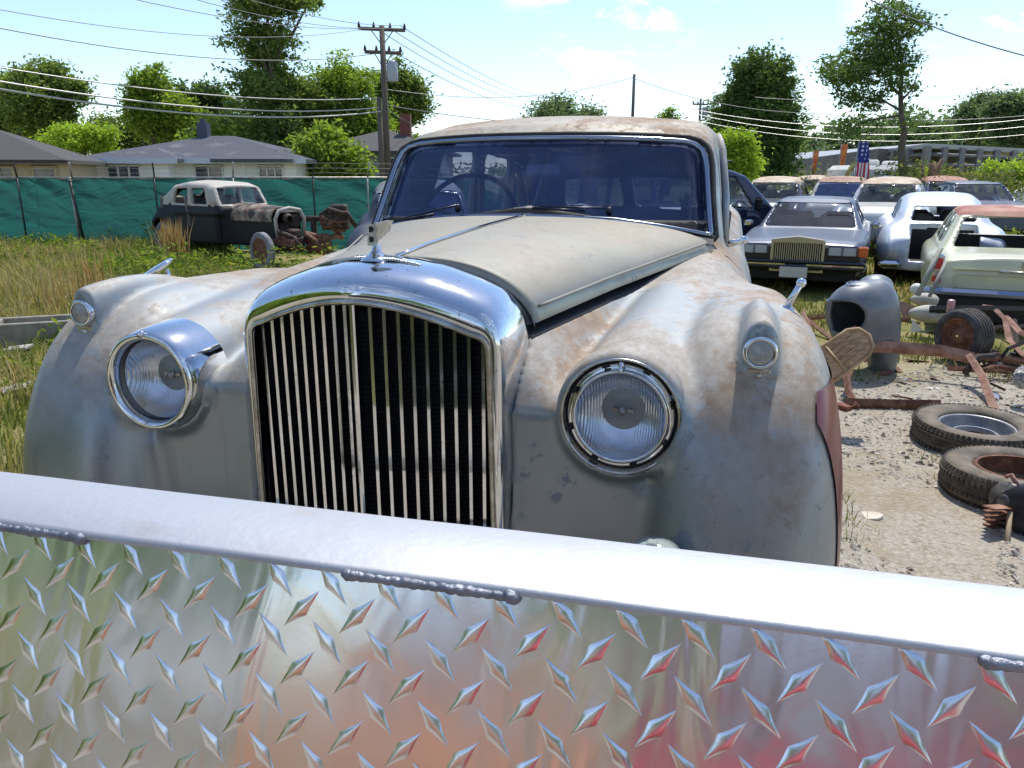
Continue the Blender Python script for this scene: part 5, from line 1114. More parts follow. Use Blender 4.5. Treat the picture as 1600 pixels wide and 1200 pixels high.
# 1950s pale blue body, empty boot toward us
RND = dict(L=5.1, W=1.88, zb=.34, belt=1.02, plan=[(0, .62), (.5, .80), (1.3, .86), (3.6, .86), (4.6, .80), (5.1, .56)], top=[(0, .85), (.3, 1.0), (1.4, 1.08), (3.9, 1.08), (4.6, 1.02), (5.0, .90), (5.1, .75)], crown=.10, r1=.14, r2=.22, side=.2,
  roof=[(1.25, .6), (1.40, 1.02), (1.85, 1.42), (2.2, 1.54), (2.8, 1.58), (3.4, 1.53), (4.0, 1.34), (4.5, 1.05), (4.6, .6)], cabw=.70, tum=.24, rr=.16, rcrown=.14, blend=.10, ymid=2.7, ycab=(1.5, 4.3),
  wins=[[(1.95, 1.07), (2.6, 1.07), (2.6, 1.42), (2.15, 1.40)], [(2.70, 1.07), (3.35, 1.07), (3.25, 1.40), (2.70, 1.42)], [(3.42, 1.08), (3.72, 1.08), (3.55, 1.30), (3.38, 1.36)]],
  fw=[(-.5, 1.07), (.58, 1.05), (.50, 1.40), (-.5, 1.43)], rw=[(-.5, 1.12), (.46, 1.12), (.40, 1.34), (-.5, 1.36)], wheels=[(.95, .34, .36), (4.0, .34, .36)],
  bumps=[(.72, .75, .72, .22, .90, .34, .10), (.73, 4.25, .66, .20, .78, .38, .10)], roofsplit=1.40)
BL = dict(RND); BL['holes'] = [(-1, .47, 4.42, 5.3, .50, 1.06)]
pale = mat('pale grey blue primer', (.55, .60, .68), (.48, .52, .60), 2, rough=.4, metal=.2, coat=.3)
def placed(Y, px, py, yaw_rear, L_):   # yaw_rear: heading of the bonnet, for a car whose tail is nearest
    p = at(px, py, Y); return (p[0]+L_*sin(R(yaw_rear-180)), p[1]+L_*cos(R(yaw_rear-180)), GZ)
t = make_car('stripped_saloon_car', 'pale blue grey rounded saloon body with empty open boot, left of the cream saloon', 'car', placed(11.4, 1474, 400, 180+24, 5.1), 180+24, BL, pale, pale, h=.03, glassed=()); t.scale = (.97, 1, .90); t.location.z -= .07
for s in (1,-1): m = MB(); m.box((s*.72, 5.03, .44), (.34, .12, .10), bev=.04); m.build('bumper_end', chrome, t)
m = MB(); m.box((-.84, 4.94, .74), (.035, .05, .10), bev=.01); m.build('lamp_socket', black, t)
m = MB(); m.box((0, 4.3, .75), (1.1, .1, .5)); m.build('boot_bulkhead', black, t)
# old white saloon with rust-brown roof behind the silver one
t = make_car('old_saloon_car', 'off white rounded saloon with brown rusted roof, directly behind the silver saloon', 'car', carpos(1295, 380, 18.6, 0), 26, RND, mat('dirty white paint', (.52, .52, .50), (.40, .38, .34), 2, rough=.5, c3=(.25, .16, .1), s3=3, lo3=.6, hi3=.66), rusty_roof, h=.036, gl=sky_film_glass)
# other wrecks, rows behind
cream2 = mat('chalky cream', (.58, .50, .38), (.42, .30, .20), 2, rough=.7)
VIN = dict(RND)
wh_ = paintm('tired white', (.60, .60, .58), rustc=(.3, .2, .13)); dk = paintm('faded black', (.03, .03, .035), rustc=(.12, .07, .05)); bl_ = paintm('faded blue', (.10, .13, .22), rustc=(.25, .16, .12)); br_ = paintm('rust brown body', (.22, .12, .08), rough=.8, metal=0, coat=0)
far = [(1192, 18, 300, 25, RND, dk, cream2, 'dark old saloon with cream peeling roof between the blue van and the silver saloon'),
 (1238, 27, 300, 35, RND, wh_, cream2, 'pale old saloon deep in weeds behind the silver saloon, left of the brown roofed one'),
 (1175, 29, 296, 30, SAL, wh_, wh_, 'white flat roofed saloon far back above the blue van bonnet'),
 (1402, 22, 306, 20, RND, dk, dk, 'black old saloon with bare windows in weeds, left of the rusty red roof'),
 (1372, 15.5, 316, 30, RND, wh_, cream2, 'cream roofed saloon squeezed between the brown roofed and pale blue bodies'),
 (1512, 21, 300, 15, RND, bl_, redrust, 'saloon with plum red rusted roof behind the pale blue body'),
 (1580, 19, 303, 12, SAL, silverblue, silverblue, 'grey blue saloon with pale windows at the right edge, behind the cream one'),
 (1550, 27, 292, 15, SAL, dk, rusty_roof, 'dark saloon with brown roof in the far right row'),
 (1498, 33, 287, 20, SAL, dk, dk, 'low black saloon half hidden by brush below the shed'),
 (1600, 34, 286, 20, RND, wh_, wh_, 'white saloon at the far right beneath the shed'),
 (1330, 24, 292, 30, SAL, bl_, wh_, 'blue saloon with white roof in front of the camper trailer'),
 (1372, 26, 289, 25, SAL, paintm('dull maroon', (.15, .04, .04)), paintm('dull maroon roof', (.2, .06, .05)), 'dull maroon saloon right of the blue one with white roof'),
 (1262, 34, 288, 30, SAL, cream2, cream2, 'tan saloon far back beside the oval tree'),
 (1450, 25, 297, 10, RND, br_, br_, 'rust brown saloon buried in brush left of the plum red roof')]
far_cache = {}
for (px, Y, py, yaw, P, p1, p2, lb) in far:
    key = id(P)
    x = at(px, py, Y)[0]; loc = (x, Y, GZ)
    if key not in far_cache:
        far_cache[key] = make_car('old_saloon_car', lb, 'car', loc, yaw, P, p1, p2, h=.05, gl=dusty_glass, group='old cars crowded in the back rows', wheels=True)
    else:
        c2 = copy_tree(far_cache[key]); c2.location = loc; c2.rotation_euler = (0, 0, -R(yaw)); c2['label'] = lb
        for ch in c2.children:
            nm = ch.name.split('.')[0]
            if nm in ('body', 'roof'): ch.material_slots[0].link = 'OBJECT'; ch.material_slots[0].material = p1 if nm == 'body' else p2
# dark blue van with roof rack
VAN = dict(L=5.0, W=1.9, zb=.35, belt=1.12, plan=[(0, .78), (.4, .9), (1.2, .94), (4.8, .94), (5.0, .9)], top=[(0, .95), (.4, 1.08), (1.0, 1.14), (4.9, 1.15), (5.0, 1.1)], crown=.04, r1=.08, r2=.1, side=.15,
  roof=[(.75, .6), (.95, 1.12), (1.65, 1.78), (1.95, 1.87), (4.5, 1.87), (4.85, 1.8), (4.98, 1.1), (5.0, .6)], cabw=.88, tum=.22, rr=.1, rcrown=.05, ymid=2.5, ycab=(1.0, 4.8), blend=.03,
  wins=[[(1.55, 1.20), (2.35, 1.20), (2.35, 1.72), (1.90, 1.72)], [(2.47, 1.20), (3.5, 1.20), (3.5, 1.72), (2.47, 1.72)], [(3.6, 1.2), (4.6, 1.2), (4.6, 1.72), (3.6, 1.72)]], fw=[(-.5, 1.2), (.76, 1.18), (.66, 1.74), (-.5, 1.76)], rw=[(-.5, 1.25), (.7, 1.25), (.62, 1.7), (-.5, 1.7)],
  wheels=[(.85, .34, .35), (3.9, .34, .35)], roofsplit=1.74)
p = at(1212, 400, 15.6); t = make_car('van', 'dark navy van with tall side windows and a roof rack, beside the saloon door pillar', 'van', (p[0]+.05, p[1]-.4, GZ-.14), -112, VAN, darkblue, darkblue, h=.04, gl=glass('van glass', (.5, .55, .6), .9))
m = MB()
for x in (-.6, .6): m.tube([(x, 1.9, 1.99), (x, 4.5, 1.99)], .02, 5)
for y in np.linspace(1.9, 4.5, 8): m.tube([(-.62, y, 1.98), (.62, y, 1.98)], .015, 5)
m.build('roof_rack', black_pipe, t)
for s in (1, -1): m = MB(); m.box((s*1.06, 1.62, 1.28), (.18, .08, .22), bev=.03); m.build('wing_mirror', black, t)
# saloon behind the bonnet, left
p = at(668, 340, 8.6); SH = dict(RND)
t = make_car('old_saloon_car', 'dark blue old saloon showing only its windscreen and roof behind the big saloon bonnet', 'car', (p[0], p[1], GZ), -9, RND, mat('slate blue', (.02, .028, .05), (.03, .04, .06), 4, rough=.6, spec=.3), paintm('slate roof', (.20, .21, .20), rough=.6), h=.035, gl=sky_film_glass)
m = MB()
fwo = [(0, 1.075), (.3, 1.07), (.57, 1.055), (.585, 1.08), (.52, 1.36), (.49, 1.395), (.3, 1.415), (0, 1.425)]
rp = RND['roof'][:5]; ry = lambda x, z: float(np.interp(z+.14*x*x, [q[1] for q in rp], [q[0] for q in rp]))
m.tube([(x, ry(x, z)-.01, z) for x, z in fwo+[(-a, b) for a, b in fwo[::-1]]], .014, 6, False); m.build('windscreen_frame', trim_blue, t)

# pre-war saloon by the fence
PRE = dict(L=4.3, W=1.5, zb=.34, belt=1.02, plan=[(0, .30), (1.25, .40), (1.6, .62), (3.6, .64), (4.2, .52), (4.3, .42)], top=[(0, 1.0), (1.3, 1.06), (3.6, 1.06), (4.1, .9), (4.3, .6)], crown=.25, r1=.12, r2=.10, side=.1,
  roof=[(1.32, .6), (1.42, 1.02), (1.72, 1.44), (2.0, 1.50), (2.7, 1.52), (3.2, 1.46), (3.6, 1.25), (3.9, .95), (4.0, .6)], cabw=.62, tum=.12, rr=.12, rcrown=.14, ymid=2.4, ycab=(1.5, 3.7), blend=.07,
  wins=[[(1.86, 1.08), (2.46, 1.08), (2.46, 1.37), (1.98, 1.37)], [(2.60, 1.08), (3.18, 1.08), (3.05, 1.36), (2.60, 1.37)]], fw=[(-.5, 1.08), (.50, 1.08), (.45, 1.37), (-.5, 1.38)], rw=[(-.3, 1.15), (.3, 1.15), (.25, 1.33), (-.3, 1.33)],
  wheels=[(3.55, .34, .38)], bumps=[(.60, 3.55, .62, .17, .55, .30, .08)], holes=[(-1, .27, -.2, .75, .3, .93)], roofsplit=1.06)
p = at(452, 400, 14.7)
two = mat('black lower body', (.006, .007, .009), (.010, .012, .016), 4, rough=.6, spec=.3)
fawn = mat('fawn grey paint', (.42, .39, .33), (.50, .46, .40), 3, rough=.6, c3=(.38, .25, .16), s3=4, lo3=.58, hi3=.66)
t = make_car('vintage_saloon_car', 'small pre-war saloon, fawn roof over black body, by the green fence', 'car', (p[0]+.15, p[1]-.35, GZ), -52, PRE, two, fawn, h=.03, gl=glass('dim glass', (.55, .6, .66), .7), glassed=('f',), tyre=mat('grey perished tyre', (.16, .17, .19), (.1, .1, .11), 8, rough=.8)); t.scale = (.95, .93, 1.0)
G = []
for y in np.linspace(-.02, 1.42, 14):
    hw_ = .325+.12*(y/1.42)**1.3; zt_ = 1.045+.045*y; G.append([(hw_*1.02*math.copysign(min(1, abs(cos(a))**.7), cos(a)), y, .80+(zt_-.80)*sin(a)**.75) for a in np.linspace(0, pi, 19)])
m = MB(); m.grid(G); m.build('bonnet', mat('rusty fawn bonnet', (.34, .28, .21), (.16, .09, .06), 5, rough=.8, c3=(.05, .045, .045), s3=4, lo3=.48, hi3=.56), t)
m = MB(); m.tube([(-.30, -.02, .5), (-.33, -.02, .85), (-.24, -.02, 1.0), (0, -.02, 1.04), (.24, -.02, 1.0), (.33, -.02, .85), (.30, -.02, .5)], .035, 8); m.build('radiator_surround', fawn, t)
m = MB(); m.lathe([(.01, 0), (.08, .02), (.10, .08), (.06, .14)], (-.12, -.05, .86), (0, -1, 0), 14); m.box((.1, .02, .8), (.25, .1, .25), bev=.03); m.box((0, .25, .62), (.4, .5, .3), bev=.05); m.build('engine_front', dark_iron, t)
wheel(t, -.62, .05, .30, .34, -1, .13, rust, rub=mat('pale perished tyre', (.26, .27, .29), (.16, .16, .17), 8, rough=.8))
m = MB(); m.tube([(-.7, .05, .30), (.6, .05, .30)], .035, 8); m.build('front_axle', rust, t)
for s in (1, -1): m = MB(); m.box((s*.33, .2, .45), (.05, 1.5, .12)); m.build('chassis_rail', rust, t)
m = MB(); m.box((-.655, 3.1, .42), (.02, .8, .03)); m.build('sill_strip', mat('blue grey dust', (.10, .12, .16), rough=.6), t)

# ------------------------------------------------------------------ aluminium tread plate wall with its top rail, right under the lens
TA = R(14.4); U = np.array([cos(TA), -sin(TA), 0]); NB = np.array([sin(TA), cos(TA), 0]); ZR = 1.136; P0 = np.array([-.055, .4315, ZR])
tp_ = thing('tailgate', 'bright aluminium tread plate tailgate with a flat white glaring top rail, close to the lens', 'tailgate', (0, 0, 0), 0)
def alu(name, col=(.74, .76, .84), rough=.17, wav=.22):
    m = bpy.data.materials.new(name); m.use_nodes = True; nt = m.node_tree; L = nt.links.new; b = nt.nodes['Principled BSDF']; b.inputs['Metallic'].default_value = 1; b.inputs['Base Color'].default_value = (*col, 1)
    tc = N(nt, 'ShaderNodeTexCoord'); mp = N(nt, 'ShaderNodeMapping'); mp.inputs['Scale'].default_value = (9, 9, 2.2); L(tc.outputs['Object'], mp.inputs[0])
    n = N(nt, 'ShaderNodeTexNoise'); n.inputs['Scale'].default_value = 1.6; n.inputs['Detail'].default_value = 2.5; n.inputs['Distortion'].default_value = 1.0; L(mp.outputs[0], n.inputs[0])
    bn = N(nt, 'ShaderNodeBump'); bn.inputs['Strength'].default_value = wav; bn.inputs['Distance'].default_value = .012; L(n.outputs[0], bn.inputs['Height'])
    n2 = N(nt, 'ShaderNodeTexNoise'); n2.inputs['Scale'].default_value = 300; n2.inputs['Detail'].default_value = 2; L(tc.outputs['Object'], n2.inputs[0])
    bn2 = N(nt, 'ShaderNodeBump'); bn2.inputs['Strength'].default_value = .012; bn2.inputs['Distance'].default_value = .002; L(n2.outputs[0], bn2.inputs['Height']); L(bn.outputs[0], bn2.inputs['Normal']); L(bn2.outputs[0], b.inputs['Normal'])
    n3 = N(nt, 'ShaderNodeTexNoise'); n3.inputs['Scale'].default_value = 14; n3.inputs['Detail'].default_value = 7; L(tc.outputs['Object'], n3.inputs[0]); q = N(nt, 'ShaderNodeMapRange'); q.inputs[1].default_value = .3; q.inputs[2].default_value = .75; q.inputs[3].default_value = rough; q.inputs[4].default_value = rough+.07; L(n3.outputs[0], q.inputs[0]); L(q.outputs[0], b.inputs['Roughness'])
    return m
alu_m = alu('tread plate aluminium'); rail_m = mat('brushed rail aluminium', (.50, .51, .54), (.42, .43, .46), 5, rough=.50, r2=.62, metal=.75, bump=.05, bscale=120, c3=(.40, .36, .32), s3=9, lo3=.60, hi3=.78)
def tw(u, v, n=0):      # rail frame: u along, v back, n up
    return P0+U*u+NB*v+np.array([0, 0, n])
m = MB(); prof_ = [(-.0, -.0050), (-.0, -.0030), (.0012, -.0012), (.004, 0), (.0765, 0), (.0795, -.0012), (.081, -.004), (.081, -.045), (.078, -.045), (.078, -.008), (.004, -.008), (.003, -.0055)]
us = np.linspace(-1.1, .9, 161); G = []
for u in us:
    wob_ = .0006*sin(u*9)+.0004*sin(u*31); G.append([tw(u, v+(wob_ if v < .01 else wob_*.5), n+.0004*sin(u*5)) for v, n in prof_+prof_[:1]])
m.grid(G); top = m.build('top_rail', rail_m, tp_)
LEAN = R(18.5); DV = -NB*sin(LEAN)+np.array([0, 0, -cos(LEAN)]); PN = -NB*cos(LEAN)+np.array([0, 0, sin(LEAN)]); Q0 = tw(0, .0025, -.0050)
Vp = []; Fp = []
nu_, nv_ = 60, 24
m = MB(); m.grid([[Q0+U*(-1.1+2.0*i/nu_)+DV*(.62*j/nv_) for j in range(nv_+1)] for i in range(nu_+1)])
m.grid([[Q0+U*(-1.1+2.0*i/nu_)+DV*(.62*j/nv_)-PN*.003 for j in range(nv_, -1, -1)] for i in range(nu_+1)])
A1 = .0385; LN = .0176; WD = .0048; HT = .0007
us_ = np.linspace(-1, 1, 13); vs_ = np.linspace(-1, 1, 5)
for r_ in range(-1, 31):
    for q_ in range(-28, 24):
        cu = q_*A1+(A1/2 if r_ % 2 else 0)+.0128; cv = r_*A1/2+.0085; ang = R(48 if r_ % 2 == 0 else -48); cu += .0006*sin(q_*3.1+r_); cv += .0004*sin(q_*1.7+r_*2)
        if not (-1.08 < cu < .88): continue
        ca, sa = cos(ang), sin(ang); row = []
        for a in us_:
            wdt = WD*max(0, (1-abs(a)**1.25))*(1+.28*math.exp(-(a/.22)**2)); rw_ = []
            for b in vs_:
                hh = HT*(1-b*b)**.8*(1-abs(a)**2.2)**.7+(-.0002 if abs(b) == 1 else 0); du = a*LN; dv = b*wdt
                rw_.append(Q0+U*(cu+du*ca-dv*sa)+DV*(cv+du*sa+dv*ca)+PN*hh)
            row.append(rw_)
        if min(cv-LN*.8, 9) < -.006 and cv+LN*.8 < 0: continue
        if cv-LN*.8 < 0: row = [[p if (p-Q0)@DV > 0 else p+DV*(-((p-Q0)@DV)) for p in rw_] for rw_ in row]
        m.grid(row)
m.build('tread_plate', alu_m, tp_)
weld_m = mat('weld aluminium', (.30, .31, .36), (.20, .21, .25), 30, rough=.5, metal=.8, bump=.3)
def u_at(px, py): p = onz(px, py, ZR); return float((p-P0)@U)
for x0, y0, x1, y1 in ((-330, 775, 130, 832), (538, 880, 812, 920), (1532, 1020, 1750, 1048)):
    ua, ub = u_at(x0, y0), u_at(x1, y1); n = int((ub-ua)/.0012); m = MB()
    m.tube([tw(ua+(ub-ua)*k/n, -.0005+.0003*sin(k*.7), -.0055+.0003*sin(k*.9)) for k in range(n+1)], [(.0031+.00022*sin(k*1.25)+.00035*sin(k*.21))*(min(1, (k+1)/5, (n-k+1)/4)**.5)*(1.35 if (n-k < 7 or k < 5) else 1) for k in range(n+1)], 10); m.build('weld_bead', weld_m, tp_)
m = MB()
for s in (-1.06, .86): m.tube([tw(s, .04, -.04), tw(s, .04, -.75)], .02, 8)
m.tube([tw(-1.1, .03, -.72), tw(.9, .03, -.72)], .025, 8); m.build('under_frame', galv, tp_)

# ------------------------------------------------------------------ tyres, wrecked parts and litter on the lane
def tyre_thing(label, x, y, z, tilt, r=.355, tw_=.19, rim_=None, ribs=False):
    t = thing('tyre', label, 'tyre', (x, y, z), 0, 'old tyres lying on the gravel', rot=tilt)
    m = MB(); q = r*.60; h = tw_/2; prof = [(q, -h*.60), (q*1.03, -h*.80), (q*1.18, -h*.96), (r*.80, -h), (r*.90, -h*.97), (r*.965, -h*.84), (r*.99, -h*.62), (r, -h*.3), (r, h*.3), (r*.99, h*.62), (r*.965, h*.84), (r*.90, h*.97), (r*.80, h), (q*1.18, h*.96), (q*1.03, h*.80), (q, h*.60)]
    prof += [(q*1.04, h*.3), (r*.86, 0), (q*1.04, -h*.3)]
    m.lathe(prof, (0, 0, h), (0, 0, 1), 64, True); m.build('carcass', dusty_rubber, t)
    m = MB()
    for k in range(72):
        a = 2*pi*k/72
        for zz in ((.38, .80) if ribs else (.55, .84)):
            for sg in (1, -1): m.box((cos(a)*(r*1.003-(.012 if zz > .6 else 0)), sin(a)*(r*1.003-(.012 if zz > .6 else 0)), h+sg*h*zz), (.014, .020, h*.22), rot=(0, -sg*(.5 if zz > .6 else 0), a), bev=0)
    for zz in (-.2, 0, .2): m.lathe([(r*1.0, h+h*zz-.008), (r*1.008, h+h*zz-.006), (r*1.008, h+h*zz+.006), (r*1.0, h+h*zz+.008)], (0, 0, 0), (0, 0, 1), 48)
    m.build('tread', tread_rubber, t)
    if rim_:
        m = MB(); m.lathe([(q*1.02, h*1.55), (q*.985, h*1.62), (q*.95, h*1.5), (q*.93, h*1.2), (q*.90, h*.7), (q*.72, h*.55), (q*.66, h*.75), (q*.60, h*1.0), (q*.56, h*.98), (q*.55, h*.6)], (0, 0, 0), (0, 0, 1), 48); m.build('rim', rim_, t)
    return t
tyre_thing('old tyre with a blue grey steel rim lying flat behind the bare one', 2.93, 4.60, GZ-.005, (R(1.5), R(-1), .4), .36, .165, mat('blue grey rim paint', (.16, .18, .22), (.30, .30, .30), 9, rough=.45, metal=.3))
t2 = tyre_thing('bare old tyre without rim lying nearest on the gravel, brown dust on its sidewall', 2.70, 3.80, GZ-.005, (R(-1), R(2), 1.3), .37, .175, None, True)
m = MB(); m.lathe([(.226, .055), (.222, .15), (.21, .162), (.200, .158)], (0, 0, 0), (0, 0, 1), 48); m.build('bead_ring', rust, t2)
def bar(m, pts, w=.05, h=.08):
    k = len(m.sm); m.tube(pts, [w*.55]*len(pts), 4, True, flat=h/w); m.sm[k:] = [False]*(len(m.sm)-k)
def A(px, py, Y): return at(px, py, Y)
ch = thing('chassis_frame', 'rusty pressed steel chassis frame lying behind the tyres', 'chassis', (0, 0, 0), 0)
for pts, w_, h_, mt_ in [([A(1345, 541, 6.2), A(1400, 543, 6.2), A(1470, 548, 6.1), A(1520, 560, 6.0)], .05, .09, rust_pale), ([A(1515, 556, 6.0), A(1536, 590, 5.7), A(1550, 630, 5.35), A(1560, 655, 5.1)], .06, .05, rust_pale),
   ([A(1322, 630, 5.35), A(1400, 632, 5.3), A(1470, 633, 5.2)], .04, .07, rust), ([A(1322, 585, 5.7), A(1326, 612, 5.5), A(1338, 636, 5.3)], .05, .05, rust), ([A(1345, 541, 6.2), A(1330, 570, 5.9), A(1322, 600, 5.6)], .045, .05, rust),
   ([A(1255, 489, 8.2), A(1275, 540, 7.2), A(1285, 580, 6.6)], .05, .06, rust_pale), ([A(1240, 492, 8.4), A(1262, 500, 8.2), A(1300, 530, 7.6)], .04, .05, rust_pale), ([A(1262, 497, 8.2), A(1300, 493, 8.4), A(1420, 500, 8.3)], .03, .05, rust), ([A(1515, 556, 6.2), A(1560, 560, 6.2), A(1610, 566, 6.2)], .03, .05, rust), ([A(1480, 575, 6.3), A(1530, 578, 6.2), A(1600, 582, 6.2)], .03, .04, rust)]:
    m = MB(); bar(m, pts, w_, h_); m.build('frame_member', mt_, ch)
ax = thing('rolling_chassis', 'rusty rolling frame with curved brown arms in front of the cream saloon', 'axle', (0, 0, 0), 0)
for pts, w_, h_, mt_ in [([A(1556, 484, 6.9), A(1572, 500, 6.8), A(1577, 530, 6.6), A(1600, 556, 6.3), A(1640, 570, 6.2)], .07, .03, rust_pale), ([A(1572, 495, 6.9), A(1595, 520, 6.6), A(1640, 545, 6.4)], .06, .03, rust_pale), ([A(1452, 484, 7.4), A(1500, 483, 7.3), A(1660, 486, 7.2)], .05, .07, black), ([A(1535, 477, 7.6), A(1590, 484, 7.4), A(1650, 490, 7.3)], .03, .02, rust_pale),
   ([A(1518, 520, 7.0), A(1560, 512, 7.0), A(1640, 510, 7.0)], .04, .05, dark_iron), ([A(1540, 505, 7.1), A(1545, 540, 6.8)], .03, .03, dark_iron), ([A(1560, 565, 6.2), A(1575, 545, 6.2), A(1600, 535, 6.2), A(1640, 532, 6.2)], .03, .03, black), ([A(1560, 566, 6.2), A(1585, 585, 6.1), A(1640, 592, 6.0)], .02, .02, dull_chrome), ([A(1585, 500, 7), A(1590, 560, 6.5)], .04, .04, dark_iron)]:
    m = MB(); bar(m, pts, w_, h_); m.build('frame_member', mt_, ax)
p = A(1506, 524, 6.75); wheel(ax, p[0], p[1], p[2], .235, -1, .21, rust, axis=(-.93, -.38, 0), rub=mat('ribbed tyre', (.03, .03, .035), (.09, .085, .08), 8, rough=.8))
m = MB(); ww = np.array([-.93, -.38, 0])
for k in (-2, -1, 0, 1, 2): m.lathe([(.234, -.008), (.240, -.006), (.240, .006), (.234, .008)], p+ww*.033*k, ww, 40)
m.build('tyre_ribs', tread_rubber, ax)
for i in range(16):
    px = rnd.uniform(1490, 1610); py = rnd.uniform(500, 625); Y = 1.62/math.tan(TH-math.atan((600-py)/1200.))*rnd.uniform(.93, 1.0); p = A(px, py, Y); a = rnd.uniform(-.5, .9); l_ = rnd.uniform(.12, .45)
    m = MB(); m.tube([p, p+[l_*.5*cos(a), .1, l_*.25*sin(a)+.03], p+[l_*cos(a), rnd.uniform(-.1, .2), l_*.4*sin(a)]], rnd.uniform(.008, .028), 7); m.build('linkage', rnd.choice([black, dark_iron, dark_iron, rust]), ax)
# loose wing standing on its nose
def wing_f(x, y, z):
    d = np.sqrt((x/.27)**2+(y/.22)**2+((z-.62)/.27)**2); a = (d-1)*.22
    d2 = np.sqrt(((x-.20)/.12)**2+((y+.0)/.15)**2+((z-.30)/.50)**2); a = smin(a, (d2-1)*.13, .10)
    d3 = np.sqrt(((x-.20)/.15)**2+((y-.12)/.13)**2+((z-.76)/.14)**2); a = smin(a, (d3-1)*.12, .03)
    d4 = np.sqrt(((x-.02)/.24)**2+(y/.18)**2+((z-.42)/.24)**2); a = smin(a, (d4-1)*.18, .08)
    a = np.abs(a+.016)-.016; a = np.maximum(a, -(np.maximum(np.hypot((x+.19)*1.3+(.0), z-.60)-.15, y-.02))); a = np.maximum(a, y-.25)
    return np.maximum(a, (.44-1.5*(x+.27)-z)*.55)
V, F = nets(wing_f, (-.34, -.32, -.25), (.42, .36, .95), .016)
fd = thing('loose_wing', 'loose grey rounded car wing standing on its nose among rusty frames', 'car part', (A(1344, 570, 6.35)[0], 6.35, GZ+.02), 0); fd.scale = (1.06, 1, .88); fd.rotation_euler = (0, R(-7), R(10)); npmesh('panel', V, F, mat('grey primer', (.12, .14, .17), (.19, .20, .21), 3, rough=.42, metal=.3, coat=.2), fd)
m = MB(); m.lathe([(.075, 0), (.08, .006), (.07, .012)], (-.03, .0, .872), (.1, -.1, 1), 24); m.build('lamp_rim', chrome, fd)
# wooden back board
wd = thing('wooden_seat_frame', 'weathered wooden seat frame with rounded end and slatted panel, leaning by the saloon wing', 'seat frame', A(1312, 556, 4.9), 0)
ex_ = np.array([.80, .12, .56]); ex_ /= np.linalg.norm(ex_); ez_ = np.array([-.50, .45, .74]); ez_ -= ex_*(ez_@ex_); ez_ /= np.linalg.norm(ez_)
ol = [(-.20, -.105), (.13, -.105), (.19, -.07), (.215, 0), (.19, .07), (.13, .105), (-.20, .105)]
m = MB(); m.prism(ol, (0, 0, 0), ex_, ez_, .10); m.build('board', wood, wd)
m = MB(); nn_ = np.cross(ex_, ez_); 
fr_ = 1 if nn_[1] < 0 else -1; nn_ = nn_*fr_
for v in (-.06, -.02, .02, .06): m.tube([ex_*-.03+ez_*v+nn_*.055, ex_*.15+ez_*v*.9+nn_*.055], .011, 4, flat=.6)
m.build('slats', wood, wd)
m = MB(); m.tube([ex_*a_+ez_*b_+nn_*.05 for a_, b_ in [(-.2, -.112)]+ol[1:6]+[(-.2, .112)]], .012, 6); m.tube([ex_*-.05+ez_*-.1+nn_*.055, ex_*-.05+ez_*.1+nn_*.055], .010, 4); m.build('edge_band', mat('pale split wood', (.50, .36, .22), (.35, .22, .12), 8, rough=.85), wd)
m = MB(); m.prism([(.12, -.13), (.20, -.10), (.25, 0), (.21, .10), (.14, .125)], -nn_*.045, ex_, ez_, .06); m.build('end_cap', mat('brown leathercloth', (.26, .17, .12), (.2, .12, .08), 10, rough=.8), wd)
# leaning boards, cushions, can, litter
for i, (a, b, w_, lb) in enumerate([((1434, 462, 7.7), (1470, 388, 7.75), .055, 'longer pale grey plank leaning against the cream saloon'), ((1452, 464, 7.85), (1478, 410, 7.9), .04, 'shorter pale grey plank behind the longer leaning one')]):
    m = MB(); m.tube([A(*a), A(*b)], w_, 4, True, flat=.25); tag(m.build('plank', mat('grey plank', (.34, .35, .30), (.24, .25, .21), 6, rough=.8)), lb, 'plank', 'planks leaning by the cream saloon')
def lump(name, label, cat, c, s, m_, rot=0, group=None):
    f = lambda x, y, z: (np.sqrt((x/s[0])**2+(y/s[1])**2+(z/s[2])**2)-1)*min(s)+.02*np.sin(x*17+1)*np.sin(y*13)*np.sin(z*15+2)
    V, F = nets(f, (-s[0]-.05, -s[1]-.05, -s[2]-.05), (s[0]+.05, s[1]+.05, s[2]+.05), min(s)/5); o = npmesh(name, V, F, m_); o.location = [float(q) for q in c]; o.rotation_euler = (0, 0, rot); return tag(o, label, cat, group)
cush = mat('pale cushion', (.46, .44, .38), (.36, .33, .28), 6, rough=.8)
lump('seat_cushion', 'pale torn seat cushion lying left of the black rail', 'cushion', A(1452, 490, 7.5), (.17, .12, .085), cush)
lump('seat_cushion', 'smaller pale cushion behind the torn one, under the cream saloon bumper', 'cushion', A(1446, 468, 8.0), (.13, .10, .07), cush)
lump('rag', 'white rag on the grass at the foot of the planks', 'rag', A(1432, 452, 8.9), (.07, .07, .07), white_p)
m = MB(); m.lathe([(.001, .115), (.024, .115), (.032, .105), (.032, .008), (.028, 0), (.001, 0)], A(1484, 488, 6.9), (0, 0, 1), 20); tag(m.build('drink_can', mat('faded red can', (.50, .22, .20), (.6, .5, .48), 12, rough=.4, metal=.4)), 'faded pink red can standing on the black rail', 'can')
lump('foil_ball', 'crumpled silver foil lump at the right edge by the tyres', 'foil', A(1597, 590, 5.4), (.06, .06, .085), mat('foil', (.55, .55, .55), (.2, .2, .2), 30, rough=.3, metal=.8, bump=1))
p = onz(1316, 641); m = MB(); m.box(p+[0, 0, .022], (.075, .11, .045), rot=(0, .05, .5), bev=.006); tag(m.build('brick', brick), 'broken red brick by the end of the rusty cross bar', 'brick')
